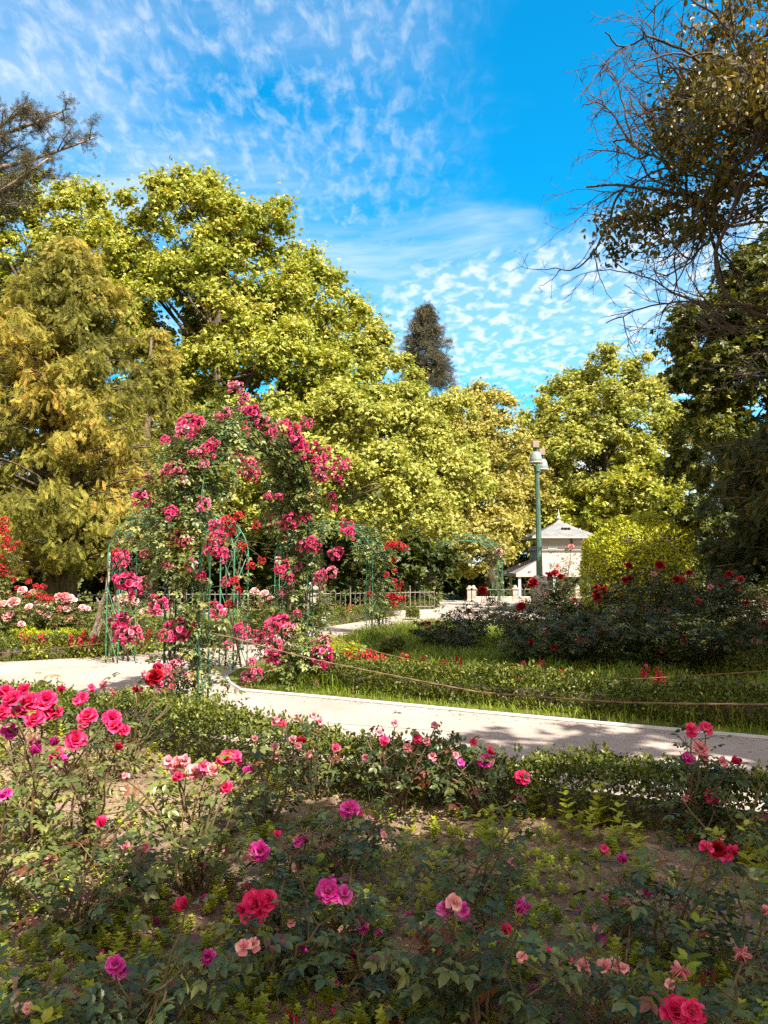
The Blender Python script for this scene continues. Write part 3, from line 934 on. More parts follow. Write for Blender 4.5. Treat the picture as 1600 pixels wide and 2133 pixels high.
# tiered cedar whose branch tips reach in at the left
def cedar():
    rng = np.random.default_rng(41)
    base = A((at(-190, 1175, 25)[0], 25, 0))
    t = thing('cedar_tree', 'old cedar with flat tufted branches reaching over the yew at the left edge', 'tree', base)
    gw, gl = Geo(), Geo()
    tube(gw, [base, base + (0, 0, 10), base + (0.3, 0, 19)], [.45, .3, .1], 8)
    P, D = [], []
    ends = [(195, 287), (145, 225), (60, 215), (70, 370), (20, 400), (40, 300), (-60, 200), (-40, 480), (100, 330), (-150, 350), (-200, 150), (-330, 300)]
    for u, v in ends:
        e = at(u, v, 25 + rng.uniform(-1, 1))
        o = base + A((.2, 0, e[2] - 1.6 - rng.uniform(0, .6)))
        p = bez(o, e, A((0, 0, -.35)), 9)
        tube(gw, p, np.linspace(.13, .025, 9), 6)
        for i in range(3, 9):
            for _ in range(3):
                q = p[i] + (p[i - 1] - p[i]) * rng.random()
                k = q + A((rng.normal() * .45 + .25, rng.normal() * .5, rng.uniform(-.1, .5)))
                tube(gw, bez(q, k, (0, 0, .05), 4), [.028, .02, .014, .008], 4)
                for _ in range(24 if rng.random() < .85 else 4):
                    s = rng.uniform(.35, 1.05)
                    P.append(q + (k - q) * s + rng.normal(size=3) * .10)
                    D.append(rng.normal(size=3) + A((.5, 0, .7)))
    P, D = A(P), A(D)
    stamp(gl, NEEDLES, P, frames(D, A((.3, .4, 1.0)) + 0 * D), rng.uniform(.18, .34, len(P)), rng.uniform(.25, 1, len(P)))
    gw.build('trunk', 'pale_bark', t, smooth=True)
    gl.build('crown', 'cedar_leaf', t)


cedar()

# tall dark trees on the right
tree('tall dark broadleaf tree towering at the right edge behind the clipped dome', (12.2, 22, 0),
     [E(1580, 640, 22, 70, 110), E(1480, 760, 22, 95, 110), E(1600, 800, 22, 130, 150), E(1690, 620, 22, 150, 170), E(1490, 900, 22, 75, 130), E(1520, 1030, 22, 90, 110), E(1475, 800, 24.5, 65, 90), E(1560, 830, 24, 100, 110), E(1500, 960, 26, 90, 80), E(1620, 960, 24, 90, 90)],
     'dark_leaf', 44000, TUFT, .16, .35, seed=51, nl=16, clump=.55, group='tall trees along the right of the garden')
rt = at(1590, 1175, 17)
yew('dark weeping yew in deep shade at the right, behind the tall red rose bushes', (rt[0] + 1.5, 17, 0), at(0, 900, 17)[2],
    lambda z: 2.3 * min(1, (z / 1.8)) * (1 - max(0, (z - 3.2) / 4.5)) ** .7 + .4, 230, 52, 'shaded_yew_leaf', .14, .30)
tree('tall tree standing beyond the right edge, shading the rose thicket', (14.5, 12.5, 0),
     [(A((14, 12.5, 8.5)), A((3.2, 3.2, 3.0))), (A((10.6, 9.6, 8)), A((2.5, 2.4, 1.5))), (A((14.5, 14.5, 5.2)), A((2.8, 2.8, 2.4))), (A((11.6, 14.6, 8.4)), A((2.0, 2.6, 1.6)))],
     'dark_leaf', 26000, TUFT, .3, .35, seed=53, nl=14, clump=.9, group='tall trees along the right of the garden')
tree('spreading tree beyond the right edge, shading the end of the sandy path', (9.6, 4.6, 0),
     [(A((7.4, 3.0, 7.5)), A((1.9, 1.8, 1.1))), (A((7.7, 6.2, 7.6)), A((2.2, 2.2, 1.2))), (A((10.5, 4.5, 9)), A((3, 3, 2.4)))],
     'dark_leaf', 3600, TUFT, .28, .3, seed=54, nl=14, clump=.8, fill=.5, group='tall trees along the right of the garden')
tree('spreading tree behind the viewpoint, shading the near rose bed', (7.2, -5.5, 0),
     [(A((4.95, -1.35, 7.5)), A((1.6, 1.2, .9))), (A((6.1, .8, 7.6)), A((1.9, 1.4, 1.0))), (A((7.3, -4.5, 9)), A((1.8, 2, 1.6))), (A((2.7, -2.8, 7.6)), A((2.3, 1.15, .9))), (A((3.2, -2.15, 7.5)), A((1.3, .75, .8))), (A((4.75, .05, 7.5)), A((1.15, 1.0, .8)))],
     'dark_leaf', 2300, TUFT, .26, .3, seed=55, nl=14, clump=.6, fill=.5, group='tall trees along the right of the garden')


# near tree at the right, half bare, reaching in from beyond the edge
def overhang():
    rng = np.random.default_rng(61)
    base = A((7.6, 10.2, 0))
    t = thing('half_bare_tree', 'near tree with bare grey twigs and hanging dark leaves reaching in at the upper right', 'tree', base)
    gw, gl, gt = Geo(), Geo(), Geo()
    fork = base + (-.4, -.3, 4.6)
    tube(gw, [base, base + (-.1, 0, 2.4), fork, base + (-.25, -.35, 6.5), base + (-.2, -.35, 10.5)], [.24, .19, .15, .11, .04], 8)
    leafpos = []

    def grow(p, d, L, r, depth):
        """One limb or twig, its children along it."""
        n = max(4, int(L / .11))
        pts, q = [p], A(p)
        dd = unit(d)
        for _ in range(n):
            dd = unit(dd + rng.normal(size=3) * .17 + A((0, 0, .015 if depth < 2 else -.01)))
            if q[2] < 4.45:
                dd[2] = abs(dd[2]) * .6 + .08
            q = q + dd * (L / n)
            pts.append(q)
        pts = A(pts)
        tube(gw if depth < 2 else gt, pts, np.linspace(r, max(r * .35, .003), n + 1), 5 if depth < 2 else 3, cap=False)
        if depth < 4:
            kids = {0: 12, 1: 6, 2: 4, 3: 2}[depth]
            for _ in range(kids):
                i = rng.integers(int(n * .25), n + 1)
                tg = unit(pts[min(i, n)] - pts[max(i - 1, 0)])
                cd = unit(tg + rng.normal(size=3) * .55)
                grow(pts[i], cd, L * rng.uniform(.26, .46), max(r * .45, .003), depth + 1)
        if depth >= 2:
            leafpos.extend(pts[1::2])

    for u, v, Y in ((1150, 410, 8.6), (1190, 375, 8.9), (1235, 350, 8.8), (1290, 230, 8.9), (1300, 110, 9.3), (1255, 240, 9.2), (1340, 60, 9.6), (1440, -10, 9.0), (1500, -60, 9.2), (1400, 110, 9.4), (1450, 240, 8.8), (1260, 500, 9.0), (1390, 330, 8.2), (1490, 150, 8.6),
                    (1480, 420, 9.6), (1550, 300, 8.0), (1570, 60, 8.8), (1330, 470, 8.7), (1400, 200, 9.2)):
        e = at(u, v, Y)
        o = A((base[0] - .25, base[1] - .35, e[2] + (-.9 if v < 350 else -.1 if v < 450 else .5) + rng.uniform(-.2, .2)))
        m = e - o
        grow(o, m + A((0, 0, .12 if v < 350 else .3)), np.linalg.norm(m) * (1.02 if u < 1345 else .86), .048, 0)
    L = A(leafpos)
    # leaves hang in these masses
    mass = [E(1430, 350, 9, 110, 70, 1), E(1510, 215, 9, 100, 90, 1), E(1570, 80, 9, 90, 110, 1), E(1410, 280, 9, 60, 60, 1), E(1560, 330, 9, 110, 90, 1), E(1335, 390, 9, 50, 40, 1), E(1465, 130, 9, 60, 70, 1), E(1400, 430, 9, 80, 25, 1), E(1520, 20, 9, 90, 70, 1), E(1750, 120, 9, 160, 230, 1.3)]
    hubs = []
    for c, r in mass:
        k_ = np.nonzero((((L - c) / (r * A((1, 1.8, 1)))) ** 2).sum(1) < 1)[0]
        if len(k_):
            hubs.append(L[rng.choice(k_, max(12, int(70 * r[0] * r[2] / .25)))])
    hub = np.concatenate(hubs)
    n = 15000
    c = hub[rng.integers(0, len(hub), n)] + rng.normal(size=(n, 3)) * A((.12, .15, .085))
    d = rng.normal(size=(n, 3)) * .55 + A((-.15, -.1, -.75))
    stamp(gl, HILEAF, c, frames(d, rng.normal(size=(n, 3)) + A((0, 0, .6))), rng.uniform(.055, .105, n), np.clip(rng.beta(2, 2.2, n) + np.where((c[:, 0] > 4.0) & (c[:, 2] > 7.0), .38, -.2) * rng.random(n), 0, 1))  # upper right leaves tinted golden as if sunlit, the rest tinted darker
    gw.build('trunk', 'twig_bark', t, smooth=True)
    gt.build('twig', 'twig_bark', t)
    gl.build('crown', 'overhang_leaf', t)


overhang()

# ================================================================== PAVILION, LAMP, FENCE
def pavilion():
    X, Y, Z = at(1166, 1200, 44.5)[0] + .1, 45.0, -1.08
    t = thing('pavilion', 'white garden pavilion with grey slate pyramid roof and slatted awnings, behind the street lamp', 'pavilion', (X, Y, Z))

    def P(o, x, y, z):
        return (X + x, Y + y, z)
    h = 1.45
    g = Geo()
    box(g, (X - h, Y - h, 1.80), (X + h, Y + h, 2.38))
    g.build('lower_wall', 'white_wall', t)
    g = Geo()
    box(g, (X - h - .09, Y - h - .09, 2.38), (X + h + .09, Y + h + .09, 2.64))
    bd = g.build('band', 'white_wood', t)
    g = Geo()
    box(g, (X - .98, Y - h - .115, 2.44), (X - .45, Y - h - .093, 2.58))
    g.build('name_plate', 'pale_sign', t)
    g = Geo()
    box(g, (X - h + .04, Y - h + .04, 2.64), (X + h - .04, Y + h - .04, 3.2))
    g.build('upper_wall', 'white_wall', t)
    for x, w in ((.38, .05), (h - .06, .06), (-h + .06, .06)):
        g = Geo()
        box(g, (X + x - w, Y - h - .02, 2.643), (X + x + w, Y - h + .037, 3.17))
        g.build('mullion', 'brown_trim', t)
    for y in (-.55, .45):
        g = Geo()
        box(g, (X - h - .02, Y + y - .35, 2.66), (X - h + .037, Y + y + .35, 3.15))
        g.build('window', 'dark_glass', t)
    # pyramid roof with bell-cast eaves, drawn course by course
    g = Geo()
    prof = [(1.92, 3.12), (1.90, 3.17)]
    n = 11
    for i in range(n):
        f0, f1 = i / n, (i + 1) / n
        r0, r1 = 1.9 - 1.83 * f0, 1.9 - 1.83 * f1
        z0 = 3.17 + .92 * (f0 * .85 + .15 * f0 * f0)
        z1 = 3.17 + .92 * (f1 * .85 + .15 * f1 * f1)
        prof += [(r0 - .002, z0 + .028), (r1 + .0, z1 - .002)]
    V = []
    for r, z in prof:
        V += [(X - r, Y - r, z), (X + r, Y - r, z), (X + r, Y + r, z), (X - r, Y + r, z)]
    F = [[k * 4 + q, k * 4 + (q + 1) % 4, k * 4 + 4 + (q + 1) % 4, k * 4 + 4 + q] for k in range(len(prof) - 1) for q in range(4)] + [[3, 2, 1, 0]]
    g.add(V, [F])
    roof = g.build('roof', 'slate', t)
    g = Geo()
    box(g, (X - 1.94, Y - 1.94, 3.06), (X + 1.94, Y + 1.94, 3.118))
    g.build('eaves_board', 'white_wood', t)
    g = Geo()
    lathe(g, [(.16, 0), (.15, .05), (.06, .09), (.06, .14), (.14, .20), (.15, .26), (.07, .32), (.045, .40), (.06, .46), (.03, .62), (.0, .80)], (X, Y, 4.06), 12)
    g.build('finial', 'white_wood', t, smooth=True)
    # lucarne on the front slope and two ridge ornaments
    g = Geo()
    c = A((X + .22, Y - 1.02, 3.50))
    box(g, c + (-.20, -.10, 0), c + (.20, .55, .20))
    g.build('dormer', 'slate', t)
    g = Geo()
    g.add([c + p for p in ((-.27, -.17, .19), (.27, -.17, .19), (0, -.17, .42), (-.27, .55, .19), (.27, .55, .19), (0, .55, .42))], [[[0, 1, 2], [5, 4, 3]], [[0, 2, 5, 3], [1, 4, 5, 2], [0, 3, 4, 1]]])
    g.build('dormer_roof', 'white_wood', t)
    g = Geo()
    for x in (-.09, .09):
        box(g, c + (x - .07, -.112, .03), c + (x + .07, -.102, .17))
    g.build('dormer_opening', 'dark_glass', t)
    for sx in (-1, 1):
        g = Geo()
        lathe(g, [(.10, 0), (.12, .05), (.05, .10), (.08, .16), (0, .26)], (X + sx * 1.3, Y + .2, 3.46), 10)
        g.build('roof_ornament', 'white_wood', t, smooth=True)
    # slatted awnings on four sides
    hi, lo, e = 1.86, 1.08, 3.05
    for k in range(4):
        g = Geo()
        a = k * math.pi / 2
        ca, sa = math.cos(a), math.sin(a)
        m = 16
        for i in range(m):
            f0, f1 = i / m, (i + .62 if k in (3, 1) else i + .86) / m
            q = []
            for f, dz in ((f0, .05), (f1, 0)):
                r = e + (h - e) * f
                z = lo + (hi - lo) * f - dz * 0
                q += [(-r, -r, z + .02), (r, -r, z + .02)]
            q = [(X + x * ca - y * sa, Y + x * sa + y * ca, z) for x, y, z in q]
            lowq = [(x, y, z - .025) for x, y, z in q]
            g.add(q + lowq, [[[0, 1, 3, 2], [4, 6, 7, 5], [0, 4, 5, 1], [2, 3, 7, 6]]])
        aw = g.build('awning', 'awning_white', t)
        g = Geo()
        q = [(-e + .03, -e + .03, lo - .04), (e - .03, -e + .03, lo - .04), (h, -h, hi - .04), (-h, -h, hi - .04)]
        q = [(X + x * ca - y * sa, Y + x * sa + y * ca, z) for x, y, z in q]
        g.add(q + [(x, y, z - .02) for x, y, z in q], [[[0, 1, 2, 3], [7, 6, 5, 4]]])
        g.build('awning_shade_sheet', 'awning_shadow', aw)  # dark sheet under the slats, coloured as the shade between them
        g = Geo()
        q = [(-e, -e - .012), (e, -e - .012), (e, -e + .035), (-e, -e + .035)]
        q = [(X + x * ca - y * sa, Y + x * sa + y * ca) for x, y in q]
        g.add([(x, y, lo - .17) for x, y in q] + [(x, y, lo + .015) for x, y in q], [[[3, 2, 1, 0], [4, 5, 6, 7], [0, 1, 5, 4], [1, 2, 6, 5], [2, 3, 7, 6], [3, 0, 4, 7]]])
        g.build('fascia', 'white_wood', t)
    for x, y in ((-2.85, -2.9), (0.9, -2.9), (2.85, -2.9), (-2.85, 0), (2.85, 0), (-2.85, 2.9), (2.85, 2.9), (-.95, -2.9)):
        g = Geo()
        box(g, (X + x - .07, Y + y - .07, Z), (X + x + .07, Y + y + .07, .93))
        g.build('post', 'grey_post', t)
    g = Geo()
    box(g, (X - 1.4, Y - 1.4, Z), (X + 1.4, Y + 1.4, 1.798))
    g.build('glazed_core', 'dark_glass', t)
    g = Geo()
    for x in np.linspace(-1.3, 1.3, 5):
        box(g, (X + x - .03, Y - 1.44, Z), (X + x + .03, Y - 1.402, 1.7))
    g.build('window_frame', 'brown_trim', t)


pavilion()


def lamp():
    Y = 30.0
    b = at(1124, 1200, Y)
    t = thing('street_lamp', 'tall green lamp post with two grey bell shades and box fittings on top', 'street lamp', (b[0], Y, 0))
    X = b[0]
    top = at(1119, 982, Y)
    g = Geo()
    box(g, (X - .30, Y - .30, 0), (X + .30, Y + .30, .95), bevel=.05)
    box(g, (X - .24, Y - .24, .95), (X + .24, Y + .24, 1.16), bevel=.08)
    g.build('plinth', 'stone', t)
    g = Geo()
    n = 10
    z = np.linspace(1.16, top[2], n)
    pts = np.stack([np.linspace(X, top[0], n), np.full(n, Y), z], -1)
    tube(g, pts, np.linspace(.125, .085, n), 8)
    g.build('pole', 'lamp_green', t)
    g = Geo()
    lathe(g, [(.087, 0), (.13, .02), (.13, .24), (.087, .27), (0, .27)], (top[0], Y, top[2] - .02), 12)
    g.build('collar', 'lamp_green', t)
    for k, (u, v, dy) in enumerate(((1116, 950, -.45), (1129, 965, .75))):
        c = at(u, v, Y + dy)
        hd = thing('lamp_head', None, None, (0, 0, 0))
        hd.parent = t
        hd.location = tuple(c - A(t.location))
        x, y, zz = c
        g = Geo()
        lathe(g, [(.05, .30), (.12, .285), (.17, .24), (.215, .12), (.24, 0), (.265, -.10), (.255, -.11), (.2, -.02), (0, .1)], (x, y, zz - .12), 16)
        g.build('bell_shade', 'lamp_bell', hd, smooth=True)
        g = Geo()
        lathe(g, [(.262, 0), (.29, -.015), (.29, -.05), (.25, -.05), (.25, 0)], (x, y, zz - .222), 16)
        g.build('rim', 'lamp_rim', hd)
        g = Geo()
        tube(g, [(x, y, zz + .17), (x, y, zz + .33)], .055, 8)
        tube(g, bez((x, y, zz + .24), (top[0], Y, top[2] + .12), (0, 0, .25), 7), .035, 6)
        g.build('bracket', 'lamp_green', hd, smooth=True)
        g = Geo()
        box(g, (x - .115, y - .115, zz + .33), (x + .115, y + .115, zz + .58), bevel=.015)
        g.build('box_fitting', 'lamp_box', hd)


lamp()

# low iron fence on its curb, with stone piers
fence_pts = [gnd(-250, 1300)[:2], gnd(150, 1292)[:2], gnd(400, 1289)[:2], gnd(646, 1288)[:2]]
fence_pts2 = [gnd(646, 1288)[:2], gnd(770, 1284)[:2], gnd(905, 1280)[:2]]


def fence(label, pts, picket_h=.55):
    pts = [A((p[0], p[1], 0)) for p in pts]
    t = thing('iron_fence', label, 'fence', pts[0], 'low iron fences round the garden')
    c, ra = Geo(), Geo()
    for a, b in zip(pts[:-1], pts[1:]):
        d = b - a
        L = np.linalg.norm(d)
        d /= L
        s = A((-d[1], d[0], 0)) * .14
        V = [a - s, b - s, b + s, a + s]
        c.add(V + [v + (0, 0, .16) for v in V], [[[3, 2, 1, 0], [4, 5, 6, 7], [0, 1, 5, 4], [1, 2, 6, 5], [2, 3, 7, 6], [3, 0, 4, 7]]])
        for z in (.26, .16 + picket_h):
            tube(ra, [a + (0, 0, z), b + (0, 0, z)], .014, 4)
        n = int(L / .16)
        for i in range(n + 1):
            p = a + d * (L * i / n)
            k = i % 8 == 0
            tube(ra, [p + (0, 0, .16), p + (0, 0, .16 + picket_h + (.16 if k else .07))], .02 if k else .009, 4)
            if k:
                lathe(ra, [(0, -.03), (.03, 0), (0, .03)], p + (0, 0, .35 + picket_h), 6)
    c.build('curb', 'stone', t)
    ra.build('railing', 'iron_grey', t)


fence('grey iron picket fence on a stone curb beneath the yews and the chestnuts', fence_pts)
fence('grey iron picket fence running right from the stone pier toward the pale square', fence_pts2)


def pier(label, x, y, w, h, z=0.0):
    t = thing('stone_pier', label, 'stone pier', (x, y, z), 'pale stone piers')
    g = Geo()
    box(g, (x - w * .62, y - w * .62, z), (x + w * .62, y + w * .62, z + h * .14), bevel=.02)
    g.build('base', 'stone', t)
    g = Geo()
    box(g, (x - w / 2, y - w / 2, z + h * .14), (x + w / 2, y + w / 2, z + h * .8), bevel=.015)
    g.build('shaft', 'stone', t)
    g = Geo()
    box(g, (x - w * .66, y - w * .66, z + h * .8), (x + w * .66, y + w * .66, z + h * .9), bevel=.02)
    lathe(g, [(w * .5, 0), (w * .48, .04), (w * .3, .10), (0, .12)], (x, y, z + h * .9), 10)
    g.build('cap', 'stone', t)


pp = gnd(646, 1288)
pier('square stone pier in the iron fence behind the right leg of the rose arch', pp[0], pp[1], .34, 1.05)
for u, lab in ((978, 'short white pier at the end of the balustrade before the pavilion'), (986, 'white pier doubled up beside the end pier of the balustrade'),
               (1073, 'round topped white pier of the balustrade beside the tall lamp post'), (1203, 'white pier of the balustrade next to the clipped dome')):
    q = at(u, 1240, 33.5)
    pier(lab, q[0], 33.5, .20, .66, -.02)
# low balustrade wall between them
t = thing('balustrade', 'low white balustrade wall with a rail before the pavilion', 'balustrade', (6, 33.5, 0))
g = Geo()
xa, xb = at(978, 1240, 33.5)[0], at(1290, 1240, 33.5)[0]
box(g, (xa, 33.42, -.02), (xb, 33.58, .20), bevel=.02)
g.build('wall', 'stone', t)
g = Geo()
tube(g, [(xa, 33.5, .5), (xb, 33.5, .5)], .02, 6)
for x in np.arange(xa + .3, xb, .3):
    tube(g, [(x, 33.5, .2), (x, 33.5, .5)], .009, 4)
g.build('railing', 'iron_grey', t)

# ================================================================== CLIPPED SHRUBS AND HEDGES
def clipped(name, label, cat, base, shape, n, mat, size, seed, group=None, tmpl=FOLD, inner=.86):
    """A clipped shrub: shape(rng, n) -> points on its surface and outward normals (local)."""
    rng = np.random.default_rng(seed)
    t = thing(name, label, cat, base, group)
    P, N = shape(rng, n)
    g = Geo()
    P = P + A(base) - N * (rng.random(n) ** 2 * .16)[:, None] + rng.normal(size=(n, 3)) * size * .35
    d = unit(N * .5 + rng.normal(size=(n, 3)) * .8 + A((0, 0, .35)))
    stamp(g, tmpl, P, frames(d, N + rng.normal(size=(n, 3)) * .5), size * rng.uniform(.6, 1.25, n), rng.random(n))
    g.build('foliage', mat, t)
    return t


def dome(rx, rz, zc):
    def f(rng, n):
        k = rng.random(n) < .62
        d = rnd_dir(n, rng)
        d[:, 2] = np.abs(d[:, 2])
        bump = 1 + .035 * np.sin(d[:, 0] * 9 + d[:, 2] * 7) + .03 * np.sin(d[:, 1] * 11 + d[:, 2] * 5)
        top = d * A((rx, rx, rz)) * bump[:, None] + A((0, 0, zc))
        a = rng.uniform(0, 2 * math.pi, n)
        sd = np.stack([np.cos(a) * rx, np.sin(a) * rx, rng.uniform(0, zc, n)], -1)
        P = np.where(k[:, None], top, sd)
        N = np.where(k[:, None], d, np.stack([np.cos(a), np.sin(a), 0 * a], -1))
        return P, unit(N)
    return f


tq = at(1335, 1175, 23)
clipped('topiary_dome', 'big clipped topiary dome, sunlit on its left, standing right of the pavilion', 'topiary', (tq[0], 23, 0), dome(1.75, 1.55, 1.5), 26000, 'topiary_leaf', .085, 71)
g = Geo()
lathe(g, [(1.5, 0), (1.5, 1.5), (1.3, 2.2), (.9, 2.65), (0, 2.85)], (tq[0], 23, 0), 16)
core = g.build('inner_branches', 'bark')
core.parent = bpy.data.objects['topiary_dome']
core.location = (0, 0, 0)
core.data.transform(__import__('mathutils').Matrix.Translation(-Vector((tq[0], 23, 0))))


def ball(r):
    def f(rng, n):
        d = rnd_dir(n, rng)
        d[:, 2] = np.where(d[:, 2] < -.5, -d[:, 2], d[:, 2])
        return d * r * (1 + .05 * np.sin(d[:, :1] * 12)) + A((0, 0, r * .8)), d
    return f


for i, (u, v, r, lab) in enumerate((
        (50, 1362, .27, 'lime yellow ball shrub behind the low front hedge, leftmost of three by the red roses'),
        (93, 1362, .22, 'smaller lime yellow ball shrub, middle one of the three on the left bed'),
        (140, 1363, .24, 'lime yellow ball shrub nearest the gnarled rose stem on the left bed'),
        (690, 1386, .23, 'bright yellow ball shrub against the lattice of the rose arch right leg'),
        (737, 1388, .19, 'bright yellow ball shrub just right of the rose arch, beside red salvias'),
        (632, 1372, .20, 'yellow ball shrub half hidden behind the rose arch right leg'),
        (818, 1377, .22, 'dull green ball shrub in the tall grass under the upper rope'),
        (655, 1402, .2, 'pale yellow ball shrub low at the foot of the rose arch'),
        (860, 1291, .2, 'single dark green ball shrub on the edge of the far path'),
        (1565, 1432, .3, 'dull green mounded shrub in the shaded grass beneath the rope at the right edge'))):
    q = gnd(u, v)
    clipped('ball_shrub', lab, 'shrub', (q[0], q[1], 0), ball(r), 2600, 'ball_leaf' if r < .29 and i not in (6, 8) else 'hedge_leaf', .045, 80 + i, 'small round shrubs', SPRAY if i % 2 else FOLD)


def hedge(label, pts, w, h, n, seed, mat='hedge_leaf', size=.035, ragged=.05):
    rng = np.random.default_rng(seed)
    pts = A([(p[0], p[1], 0) for p in pts])
    seg = np.diff(pts, axis=0)
    L = np.linalg.norm(seg, axis=1)
    t = thing('low_hedge', label, 'hedge', pts[0], 'low clipped hedges edging the beds')
    k = rng.choice(len(L), n, p=L / L.sum())
    s = rng.random(n)
    c = pts[k] + seg[k] * s[:, None]
    dn = seg[k] / L[k][:, None]
    side = np.stack([-dn[:, 1], dn[:, 0], 0 * s], -1)
    face = rng.random(n)
    along = c[:, 0] * 1.7 + c[:, 1] * 1.3
    hh = h * (1 + .22 * (vnoise(along * 1.3, 0 * along, seed) - .5) + .25 * (vnoise(along * 4, 0 * along + 3, seed) - .5))
    ww = w * (1 + .25 * (vnoise(along * 1.5, 0 * along + 7, seed) - .5))
    lat = np.where(face < .5, rng.uniform(-1, 1, n), np.where(face < .75, -1, 1)) * ww / 2
    z = np.where(face < .5, hh, rng.random(n) * hh)
    P = c + side * lat[:, None] + A((0, 0, 1)) * z[:, None] + rng.normal(size=(n, 3)) * ragged * A((.7, .7, .6))
    N = np.where((face < .5)[:, None], A((0, 0, 1)), side * np.sign(lat)[:, None])
    d = unit(N * .6 + rng.normal(size=(n, 3)) * .7 + A((0, 0, .5)))
    g = Geo()
    stamp(g, FOLD, P, frames(d, N + rng.normal(size=(n, 3)) * .6), size * rng.uniform(.6, 1.3, n), rng.random(n) * .9)
    # sprigs standing out of the top
    m = n // 60
    j = rng.choice(np.nonzero(face < .5)[0], m)
    for q in range(6):
        d2 = unit(rng.normal(size=(m, 3)) * .6 + A((0, 0, .7)))
        stamp(g, FOLD, P[j] + A((0, 0, .012 * q)) + rng.normal(size=(m, 3)) * .006, frames(d2, A((0, 0, 1)) + rng.normal(size=(m, 3)) * .4), np.full(m, size * 1.1), rng.uniform(.5, 1, m))
    g.build('foliage', mat, t)
    # the woody inside
    g = Geo()
    for a, b in zip(pts[:-1], pts[1:]):
        d = (b - a) / np.linalg.norm(b - a)
        s = A((-d[1], d[0], 0)) * (w * .26)
        V = [a - s, b - s, b + s, a + s]
        g.add(V + [v + (0, 0, h * .58) for v in V], [[[4, 5, 6, 7], [0, 1, 5, 4], [1, 2, 6, 5], [2, 3, 7, 6], [3, 0, 4, 7]]])
    g.build('inner_branches', 'bark', t)


hedge('low clipped green hedge along the near edge of the sandy path', [p + (.06, -.30, 0) for p in near_edge[1:-1]] + [A((-6.5, 8.6, 0))], .40, .36, 62000, 91, size=.034)
hedge('low dark clipped hedge along the far edge of the path, under the rope', [p + (.25, .62, 0) for p in [far_edge[1] + (.5, .05, 0)] + far_edge[3:]], .45, .32, 52000, 92, size=.042)
hedge('low clipped hedge edging the sunny bed at the left', [p + (0, .42, 0) for p in left_edge[:5]], .5, .30, 15000, 93, size=.042)
hedge('low clipped hedge behind the arch, edging the far flower bed', [p + (-.1, .55, 0) for p in left_edge[5:]], .5, .3, 13000, 94, size=.045)

# ================================================================== ROSES
def petiole_leaves(geo, canes, n, size, rng, tmpl, mat=0, spread=.10, t0=.2, red_tip=.5, center=None):
    """Compound leaves along and around the canes."""
    w = A([np.linalg.norm(c[-1] - c[0]) for c in canes])
    k = rng.choice(len(canes), n, p=w / w.sum())
    s = t0 + (1 - t0) * rng.random(n) ** .85
    C = np.stack([np.stack([np.interp(np.linspace(0, 1, 12), np.linspace(0, 1, len(c)), c[:, i]) for i in range(3)], -1) for c in canes])
    f = s * 10.999
    i = f.astype(int)
    q = C[k, i] + (C[k, i + 1] - C[k, i]) * (f - i)[:, None]
    cen = q.mean(0) if center is None else A(center)
    out = q - cen
    out[:, 2] *= .3
    az = unit(rng.normal(size=(n, 3)) * A((1, 1, .25)) + unit(out) * .6)
    r = spread * rng.random(n) ** .6
    P = q + az * r[:, None] + A((0, 0, 1)) * (rng.normal(size=n) * spread * .35)[:, None]
    d = unit(az * A((1, 1, .4)) + A((0, 0, 1)) * rng.uniform(-.45, .35, n)[:, None])
    nr = unit(A((0, 0, 1)) + rng.normal(size=(n, 3)) * .42)
    t = rng.uniform(0, .82, n)
    tip = (s > .88) & (rng.random(n) < red_tip * .45)
    t = np.where(tip, rng.uniform(.88, 1, n), t)
    stamp(geo, tmpl, P, frames(d, nr), size * rng.uniform(.65, 1.25, n), t, mat)


def rose_bush(label, base, h, rad, n_leaf, leaf, blooms, seed, petal='crimson_petal', leafmat_='rose_leaf', n_extra=5, tmpl=ROSE_HI, red_tip=.5, group=None, name='rose_bush', t0=.34):
    """blooms: [(world position, size, kind, petal or None)]."""
    rng = np.random.default_rng(seed)
    base = A(base)
    t = thing(name, label, 'rose bush', base, group)
    ends = [A(b[0]) - A((0, 0, .3 * b[1])) for b in blooms]
    if len(ends) > 7:
        ends = [ends[i] for i in sorted(rng.choice(len(ends), 7, replace=False))]
    nb = len(ends)
    for q in range(n_extra):
        a = (q + rng.random()) / n_extra * 2 * math.pi
        r = rad * rng.uniform(.45, 1.0)
        ends.append(base + A((math.cos(a) * r, math.sin(a) * r, h * rng.uniform(.42, .88))))
    canes, parts = [], []
    for e in ends:
        o = base + A((rng.uniform(-.05, .05), rng.uniform(-.05, .05), -.02))
        v = e - o
        c = bez(o, e, A((v[0] * -.18 + rng.normal() * .04, v[1] * -.18 + rng.normal() * .04, .12 * h)), 8)
        c[1:-1] += rng.normal(size=(6, 3)) * .008
        canes.append(c)
        g = Geo()
        tube(g, c, np.linspace(.0065, .0026, 8) * (1 + .6 * h), 5)
        for _ in range(3):
            i = rng.integers(3, 7)
            e2 = c[i] + unit(rng.normal(size=3) * A((1, 1, .35)) + A((0, 0, .7))) * h * rng.uniform(.14, .30)
            c2 = bez(c[i], e2, (0, 0, -.01), 5)
            canes.append(c2)
            tube(g, c2, np.linspace(.0036, .0018, 5), 4)
        parts.append(g)
    for g in parts:
        g.build('cane', 'cane_bark', t)
    g = Geo()
    petiole_leaves(g, canes, n_leaf, leaf, rng, tmpl, spread=min(.11, rad * .35), red_tip=red_tip, center=base + (0, 0, h * .5), t0=t0)
    g.build('foliage', leafmat_, t)
    for i, (p, s, kind, pt) in enumerate(blooms):
        add_bloom(t, p, s, kind, pt or petal, i + seed, rng=rng)
    return t


